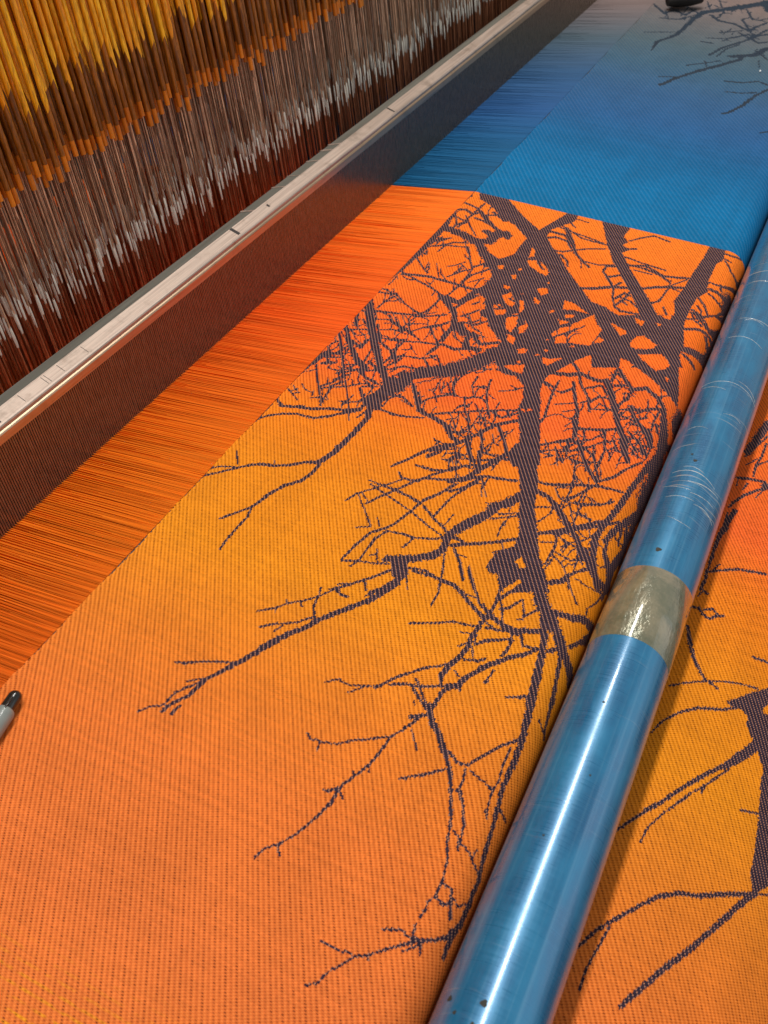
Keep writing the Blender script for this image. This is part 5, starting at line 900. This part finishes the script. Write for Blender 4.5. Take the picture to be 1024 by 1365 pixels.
# ------------------------------------------------------------------ warp threads (nobody could count them)
def warp():
    rng = np.random.default_rng(3)
    pitch = 0.00046; xs = np.arange(-0.12, 1.95, pitch)
    n = len(xs)
    lay = rng.integers(0, 3, n)                                 # three heights in the half-open shed
    xs = xs + rng.normal(0, 0.00018, n)
    dent = 0.0017
    grp = np.floor(xs / dent); ctr = (grp + 0.5) * dent
    grip = 0.62 + 0.25 * rng.random(n)
    missing = rng.random(n) < 0.03
    big = np.floor(xs / 0.0085); gb = rng.random(400)[(big.astype(int)) % 400]     # loose bundles lean together
    lean = (gb - 0.5) * 0.0028
    rad = 0.00028 + 0.00010 * rng.random(n)
    D = [0.0006, 0.012, 0.045, 0.083, 0.088, 0.27, 0.42]
    drop = np.array([0.0, .0003, .0012, .0024, .0026, 0.004, 0.004])
    V = []; F = []
    ang = [R(90), R(210), R(330)]
    c = 0
    for k in range(n):
        if missing[k]: continue
        x = xs[k]
        xr = ctr[k] + (x - ctr[k]) * (1 - grip[k])
        xx = [x, x + lean[k] * .15 + (xr - x) * .1, x + lean[k] * .5 + (xr - x) * .5, xr + lean[k] * .25, xr + lean[k] * .2, xr, xr]
        for d, X, dr in zip(D, xx, drop):
            h = -0.0004 - lay[k] * dr * 0.14
            for a in ang:
                V.append(shed((X + rad[k] * math.cos(a), d, h + rad[k] * math.sin(a))))
        m_ = len(D)
        for i in range(m_ - 1):
            for j in range(3):
                F.append((c + i*3 + j, c + i*3 + (j+1) % 3, c + (i+1)*3 + (j+1) % 3, c + (i+1)*3 + j))
        c += 3 * m_
    # closed backing sheet, added just beneath so the gaps between threads stay bright
    nb = 900; xb = np.linspace(-0.12, 1.95, nb + 1); dd = [0.0006, 0.045, 0.083, 0.27, 0.42]
    for a in range(nb + 1):
        for d in dd: V.append(shed((xb[a], d, -0.0006 - 0.0008 * min(1, d / 0.04) + 0.0003 * math.sin(a * 1.9))))
    for a in range(nb):
        for i in range(4): F.append((c + a*5 + i, c + (a+1)*5 + i, c + (a+1)*5 + i + 1, c + a*5 + i + 1))
    me = bpy.data.meshes.new('warp_threads'); me.from_pydata(V, [], F); me.materials.append(M['warp'])
    me.polygons.foreach_set('use_smooth', np.ones(len(F), bool)); me.update()
    link('warp_threads', me, label='stretched warp threads running from the orange and blue cloth through the reed', cat='threads', kind='stuff')
warp()

# ------------------------------------------------------------------ reed
RD = 0.083
def rd(p): return shed((p[0], RD + p[1], p[2]))
reed = empty('reed', rd((0.2, 0, 0)), label='long metal weaving reed standing across the warp with a bright top rail', cat='reed')
inv = -reed.location
def rp(p): return rd(p) + inv
X0, X1 = -0.10, 2.0
b = MB()
random.seed(8)
k = 0
while X0 + k * 0.0017 < X1:
    x = X0 + k * 0.0017; j = random.uniform(-.00008, .00008)
    b.box((x - .00056 + j, 0, -0.035), (x + .00056 + j, 0.0040, 0.0515), rp); k += 1
b.build('dent', M['dent'], reed, kind='stuff')
b = MB(); b.prism([(-.0022, .0492), (.0062, .0492), (.0062, .0556), (-.0008, .0556), (-.0018, .0549), (-.0022, .0540)], X0, X1, rp)
b.build('lip', M['lip'], reed)
b = MB(); b.prism([(-.0010, .0557), (.0094, .0557), (.0094, .0612), (.0088, .0618), (.0000, .0588), (-.0008, .0582), (-.0012, .0575)], X0, X1, rp)
rail = b.build('top_rail', M['rail'], reed)
b = MB(); b.prism([(.0095, .0480), (.0225, .0480), (.0225, .0580), (.0220, .0588), (.0102, .0606), (.0095, .0606)], X0, X1, rp)
strip = b.build('back_strip', M['strip'], reed)
b = MB(); b.prism([(-.0022, -.036), (.0062, -.036), (.0062, -.046), (-.0022, -.046)], X0, X1, rp)
b.build('bottom_rail', M['lip'], reed)
def mark(x, w_, lean, a0=0.0005, a1=0.0086):      # pen tick drawn across the top face of the rail
    b = MB(); z = lambda a: .0588 + a * .0030 / .0088 + .00012
    vs = [rp((x, a0, z(a0))), rp((x + w_, a0, z(a0))), rp((x + w_ + lean, a1, z(a1))), rp((x + lean, a1, z(a1)))]
    vs = vs + [v - UP * .0001 for v in vs]
    b.add(vs, [(0,1,2,3),(7,6,5,4),(0,4,5,1),(1,5,6,2),(2,6,7,3),(3,7,4,0)])
    b.build('pen_mark', M['ink'], rail)
mark(.2770, .0022, .0010, .0005, .0060); mark(.5230, .0030, .0012); mark(.7835, .0022, .0012)
for x in (.2995, .3190, .3215, .3330, .355):      # thin scribed scratches
    mark(x, .0003, .0010, .0010, .0075)
mark(.5700, .0020, .0008, .003, .006)
def clip(x, w_):
    b = MB(); b.prism([(.0100, .0607), (.0225, .0588), (.0229, .0588), (.0229, .0590), (.0225, .05905), (.0100, .0609)], x, x + w_, rp)
    b.build('strip_clip', M['rail'], strip)
for x, w_ in ((.5585, .0030), (.6050, .0022), (.6290, .0012), (.660, .0022), (.684, .0030), (.698, .0030)): clip(x, w_)

# ------------------------------------------------------------------ heddles with their amber sleeves
EYE_D0, ROWS, RPITCH, LP = 0.150, 14, 0.0085, 0.0072
rng = random.Random(21)
spots = []
for r in range(ROWS):
    for k in range(220):
        x = 0.30 + k * LP + (r * 0.618 % 1.0) * LP + rng.uniform(-.0016, .0016)
        spots.append((x, EYE_D0 + r * RPITCH + rng.uniform(-.0022, .0022), r))
def lift(x): return ((int(x / LP) * 3) % 5 - 2) * 0.0016 + ((x * 21) % 1.0 - 0.5) * 0.006
def shapes(sleeve_z, cord_z, eye_z, jit, N=8, W=6):
    """local shape, z up along the heddle, 0 at the warp sheet"""
    o = {}
    b = MB(); b.tube([(jit, 0, eye_z + .007), (0, 0, .10), (0, 0, sleeve_z + .004)], .00055, W)
    o['wire'] = b
    b = MB(); b.tube([(0, 0, -.10), (jit, 0, eye_z - .007)], .0006, W); o['lower_rod'] = b
    b = MB(); b.tube([(jit, 0, eye_z + d) for d in (-.0085, -.006, -.001, .001, .006, .0085)], [.0005, .0008, .0010, .0010, .0008, .0005], N, True, 0.6); o['eye'] = b
    b = MB(); b.tube([(0, 0, sleeve_z), (0, 0, sleeve_z + .009), (0, 0, sleeve_z + .010)], [.0018, .0018, .00185], N); o['sleeve_tip'] = b
    b = MB(); zz = [sleeve_z + .0101, sleeve_z + .028, sleeve_z + .031, sleeve_z + .034, cord_z]
    b.tube([(0, 0, z) for z in zz], [.00185, .0019, .00205, .0019, .0019], N); o['sleeve'] = b
    b = MB(); nn = N; top = .46
    vs = []; fs = []
    for i in range(nn):                                  # frayed lower end where the cord enters the tube
        a = 2*math.pi*i/nn; z = cord_z - .010 * ((i * 7919) % 5) / 5
        vs.append((.00195 * math.cos(a), .00195 * math.sin(a), z))
    for z in (cord_z + .02, top):
        vs += [(.0018 * math.cos(2*math.pi*i/nn), .0018 * math.sin(2*math.pi*i/nn), z) for i in range(nn)]
    for q in range(2):
        fs += [(q*nn + i, q*nn + (i+1) % nn, (q+1)*nn + (i+1) % nn, (q+1)*nn + i) for i in range(nn)]
    b.add(vs, fs, True); o['cord'] = b
    return o
VAR = []; LOD = []
for v in range(14):
    a_ = (.135 + rng.uniform(-.0045, .0045), .184 + rng.uniform(-.010, .012), .064 + rng.uniform(-.007, .007), rng.uniform(-.0006, .0006))
    VAR.append(shapes(*a_)); LOD.append(shapes(*a_, 5, 4))
MATS = {'wire': 'wire', 'lower_rod': 'rod', 'eye': 'eye', 'sleeve_tip': 'tip', 'sleeve': 'sleeve', 'cord': 'cord'}
MESH = [{p: s[p].mesh(p, M[MATS[p]]) for p in s} for s in VAR]
# the 300 that show largest: nearest the camera among those the camera can see
Rm = cam.matrix_world.to_3x3()
def seen(s):
    q = Rm.transposed() @ (shed((s[0], s[1], .12)) - cam.location)
    return -q.z, 512 + 1257 * q.x / -q.z
near = sorted([s for s in spots if -40 < seen(s)[1] < 700], key=lambda s: seen(s)[0] + s[2] * 0.03)
first = near[:300]; fs = set(id(s) for s in first)
TILT = Matrix((Vector((1, 0, 0)), WP, UP)).transposed().to_euler()
HL = 'thin steel heddle hanging from an amber plastic sleeve in the rows behind the reed'
protos = []
for v in range(len(MESH)):
    t = empty('heddle', (0, 0, 0), label=HL, cat='heddle', group='heddles hanging in rows behind the reed')
    kids = [link(p, MESH[v][p], t) for p in ('wire', 'lower_rod', 'eye', 'sleeve_tip', 'sleeve', 'cord')]
    protos.append((t, kids))
used = set()
for n_, s in enumerate(first):
    v = rng.randrange(len(MESH)) if n_ >= len(MESH) else n_
    t, kids = protos[v]
    if v in used:
        t2 = t.copy(); COL.objects.link(t2)
        for c in kids:
            c2 = c.copy(); COL.objects.link(c2); c2.parent = t2
        t = t2
    used.add(v)
    t.location = shed((s[0], s[1], lift(s[0]) + rng.uniform(-.0015, .0015))); t.rotation_euler = TILT
    t.rotation_euler.rotate_axis('Z', rng.uniform(-1.2, 1.2)); t.rotation_euler.rotate_axis('Y', rng.uniform(-.006, .006))
rest = [s for s in spots if id(s) not in fs]
Mt = Matrix((Vector((1, 0, 0)), WP, UP)).transposed()
allme = bpy.data.meshes.new('heddle_mass'); V = []; F = []; MI = []; SM = []
order = list(MATS)
for s in rest:
    sh = LOD[rng.randrange(len(LOD))]; o = shed((s[0], s[1], lift(s[0]) + rng.uniform(-.0015, .0015)))
    for mi, p in enumerate(order):
        n0 = len(V); V += [tuple(o + Mt @ Vector(q)) for q in sh[p].v]
        F += [tuple(i + n0 for i in f) for f in sh[p].f]; MI += [mi] * len(sh[p].f); SM += sh[p].smooth
allme.from_pydata(V, [], F)
for p in order: allme.materials.append(M[MATS[p]])
allme.polygons.foreach_set('material_index', MI); allme.polygons.foreach_set('use_smooth', SM); allme.update()
link('heddle_mass', allme, label='farther heddles with amber sleeves massed behind the front rows', cat='heddles', kind='stuff')

# ------------------------------------------------------------------ roller
RC = Vector((0, 0.0098, -0.0050)); RR = 0.0209
rol = empty('cloth_roller', RC, label='long shiny blue roller wrapped in scratched clear film across the cloth', cat='roller')
def cyl(x0, x1, r, mat, name, parent, seg=96, nx=2, taper=0.0):
    vs = []; fsx = []
    st = [x0] + ([x0 + taper] if taper else []) + ([x1 - taper] if taper else []) + [x1]
    rs = [r - .0003 if taper else r] + ([r] if taper else []) + ([r] if taper else []) + [r - .0003 if taper else r]
    for x, rr in zip(st, rs):
        vs += [(x, rr * math.sin(2*math.pi*i/seg), rr * math.cos(2*math.pi*i/seg)) for i in range(seg)]
    for q in range(len(st) - 1):
        fsx += [(q*seg + i, q*seg + (i+1) % seg, (q+1)*seg + (i+1) % seg, (q+1)*seg + i) for i in range(seg)]
    b = MB(); b.add(vs, fsx, True)
    b.add(vs[:seg], [tuple(range(seg))]); b.add(vs[-seg:], [tuple(range(seg))])
    return b.build(name, mat, parent)
body = cyl(-0.3, 2.1, RR, M['roller'], 'body', rol)
band = cyl(.3175, .3700, RR + .00022, M['tape'], 'tape_band', rol, 96, 2, .0004)
def spot(x, y, r, mat='spot', name='spot'):
    y -= RC.y; th0 = math.asin(max(-1, min(1, y / RR)))
    b = MB(); n = 10; vs = []
    for i in range(n):
        a = 2*math.pi*i/n; rr = r * (1 + .2 * math.sin(3*a + x*900))
        th = th0 + rr * math.sin(a) / RR
        vs.append((x + rr * math.cos(a), (RR + .00009) * math.sin(th), (RR + .00009) * math.cos(th)))
    b.add(vs, [tuple(range(n))]); b.build(name, M[mat], body)
for x, y, r in ((.1269, .0261, .0012), (.1284, .0139, .0014), (.1221, .0225, .0008), (.2745, .0127, .0006), (.3835, .0147, .0016), (.466, .0135, .0012), (.472, .0165, .0008), (.1200, .0150, .0009), (.2000, .0160, .0005), (.235, .0070, .0005)):
    spot(x, y, r)

rc = random.Random(12)
def crease(x, a0, a1, w_, skew, bend):            # a raised crease of the clear film, running round the tube
    b = MB(); n = 14; vs = []
    for i in range(n + 1):
        f = i / n; a = R(a0 + (a1 - a0) * f); ww = w_ * (.25 + math.sin(math.pi * f)) * rc.uniform(.5, 1.2)
        xx = x + skew * (f - .5) + bend * math.sin(math.pi * f) + rc.uniform(-.0001, .0001)
        for dx_, dr in ((-ww, .00002), (0, .00016), (ww, .00002)):
            vs.append((xx + dx_, (RR + dr) * math.sin(a), (RR + dr) * math.cos(a)))
    fs_ = []
    for i in range(n):
        fs_ += [(i*3, i*3+1, i*3+4, i*3+3), (i*3+1, i*3+2, i*3+5, i*3+4)]
    b.add(vs, fs_, True); b.build('film_crease', M['crease'], body)
for x, a0, a1, w_ in ((.553, 55, -62, .00022), (.548, 50, 5, .00012), (.557, -10, -58, .00014), (.612, 40, -30, .00014), (.640, 30, -50, .0002), (.637, 20, -20, .0001),
                      (.452, 40, -35, .0002), (.446, 10, -50, .00025), (.440, 50, 0, .00012), (.436, 0, -45, .0002), (.430, 35, -10, .00012), (.426, -10, -55, .00018), (.458, 25, -10, .00014),
                      (.500, 45, 10, .0001), (.520, -5, -40, .00014), (.700, 35, -40, .00016), (.745, 20, -50, .0002), (.410, 20, -20, .0001)):
    crease(x, a0, a1, w_, rc.uniform(-.006, .002), rc.uniform(-.001, .004))

# ------------------------------------------------------------------ pen lying on the cloth
pen = empty('marker_pen', (.1620, .2632, .0047), label='grey pen with a rounded black end lying at the left edge of the cloth', cat='pen')
pen.rotation_euler = (0, 0, math.atan2(-.005, -.0252))
b = MB(); n = 8
prof = [(0, .0001)] + [(.0034 * (1 - math.cos(R(a))), .0034 * math.sin(R(a))) for a in (20, 40, 60, 80, 90)] + [(.0105, .0036), (.0108, .0036)]
b.tube([(x, 0, 0) for x, r in prof], [r for x, r in prof], 24); b.build('end_cap', M['black'], pen)
b = MB(); b.tube([(.0106, 0, 0), (.0112, 0, 0), (.0125, 0, 0), (.135, 0, 0)], [.0038, .0044, .0047, .0047], 24); b.build('barrel', M['grey'], pen)
b = MB(); b.tube([(.0050, .0010, .0033), (.0080, .0012, .0037), (.0120, .0012, .0042)], [.0002, .0004, .0004], 8); b.build('rib', M['black'], pen)

# ------------------------------------------------------------------ temple at the far selvedge, a speck of lint
t = empty('temple', (1.385, .238, .003), label='dark metal temple resting on the grey end of the cloth beside the reed', cat='temple')
b = MB(); b.tube([(-.012, .016, .008), (-.004, .006, .011), (.012, -.010, .011), (.022, -.022, .008)], [.006, .0105, .0105, .005], 14); b.build('spiked_barrel', M['dark'], t)
b = MB(); b.box((.004, .0, .012), (.05, .016, .028)); b.build('bracket', M['dark'], t)
b = MB(); b.tube([(1.2, .1022, .0012), (1.2010, .1018, .0022), (1.2022, .1010, .0012)], [.0005, .0011, .0004], 6)
tag(b.build('lint', M['lint']), 'tiny white speck of lint on the blue grey cloth', 'lint')
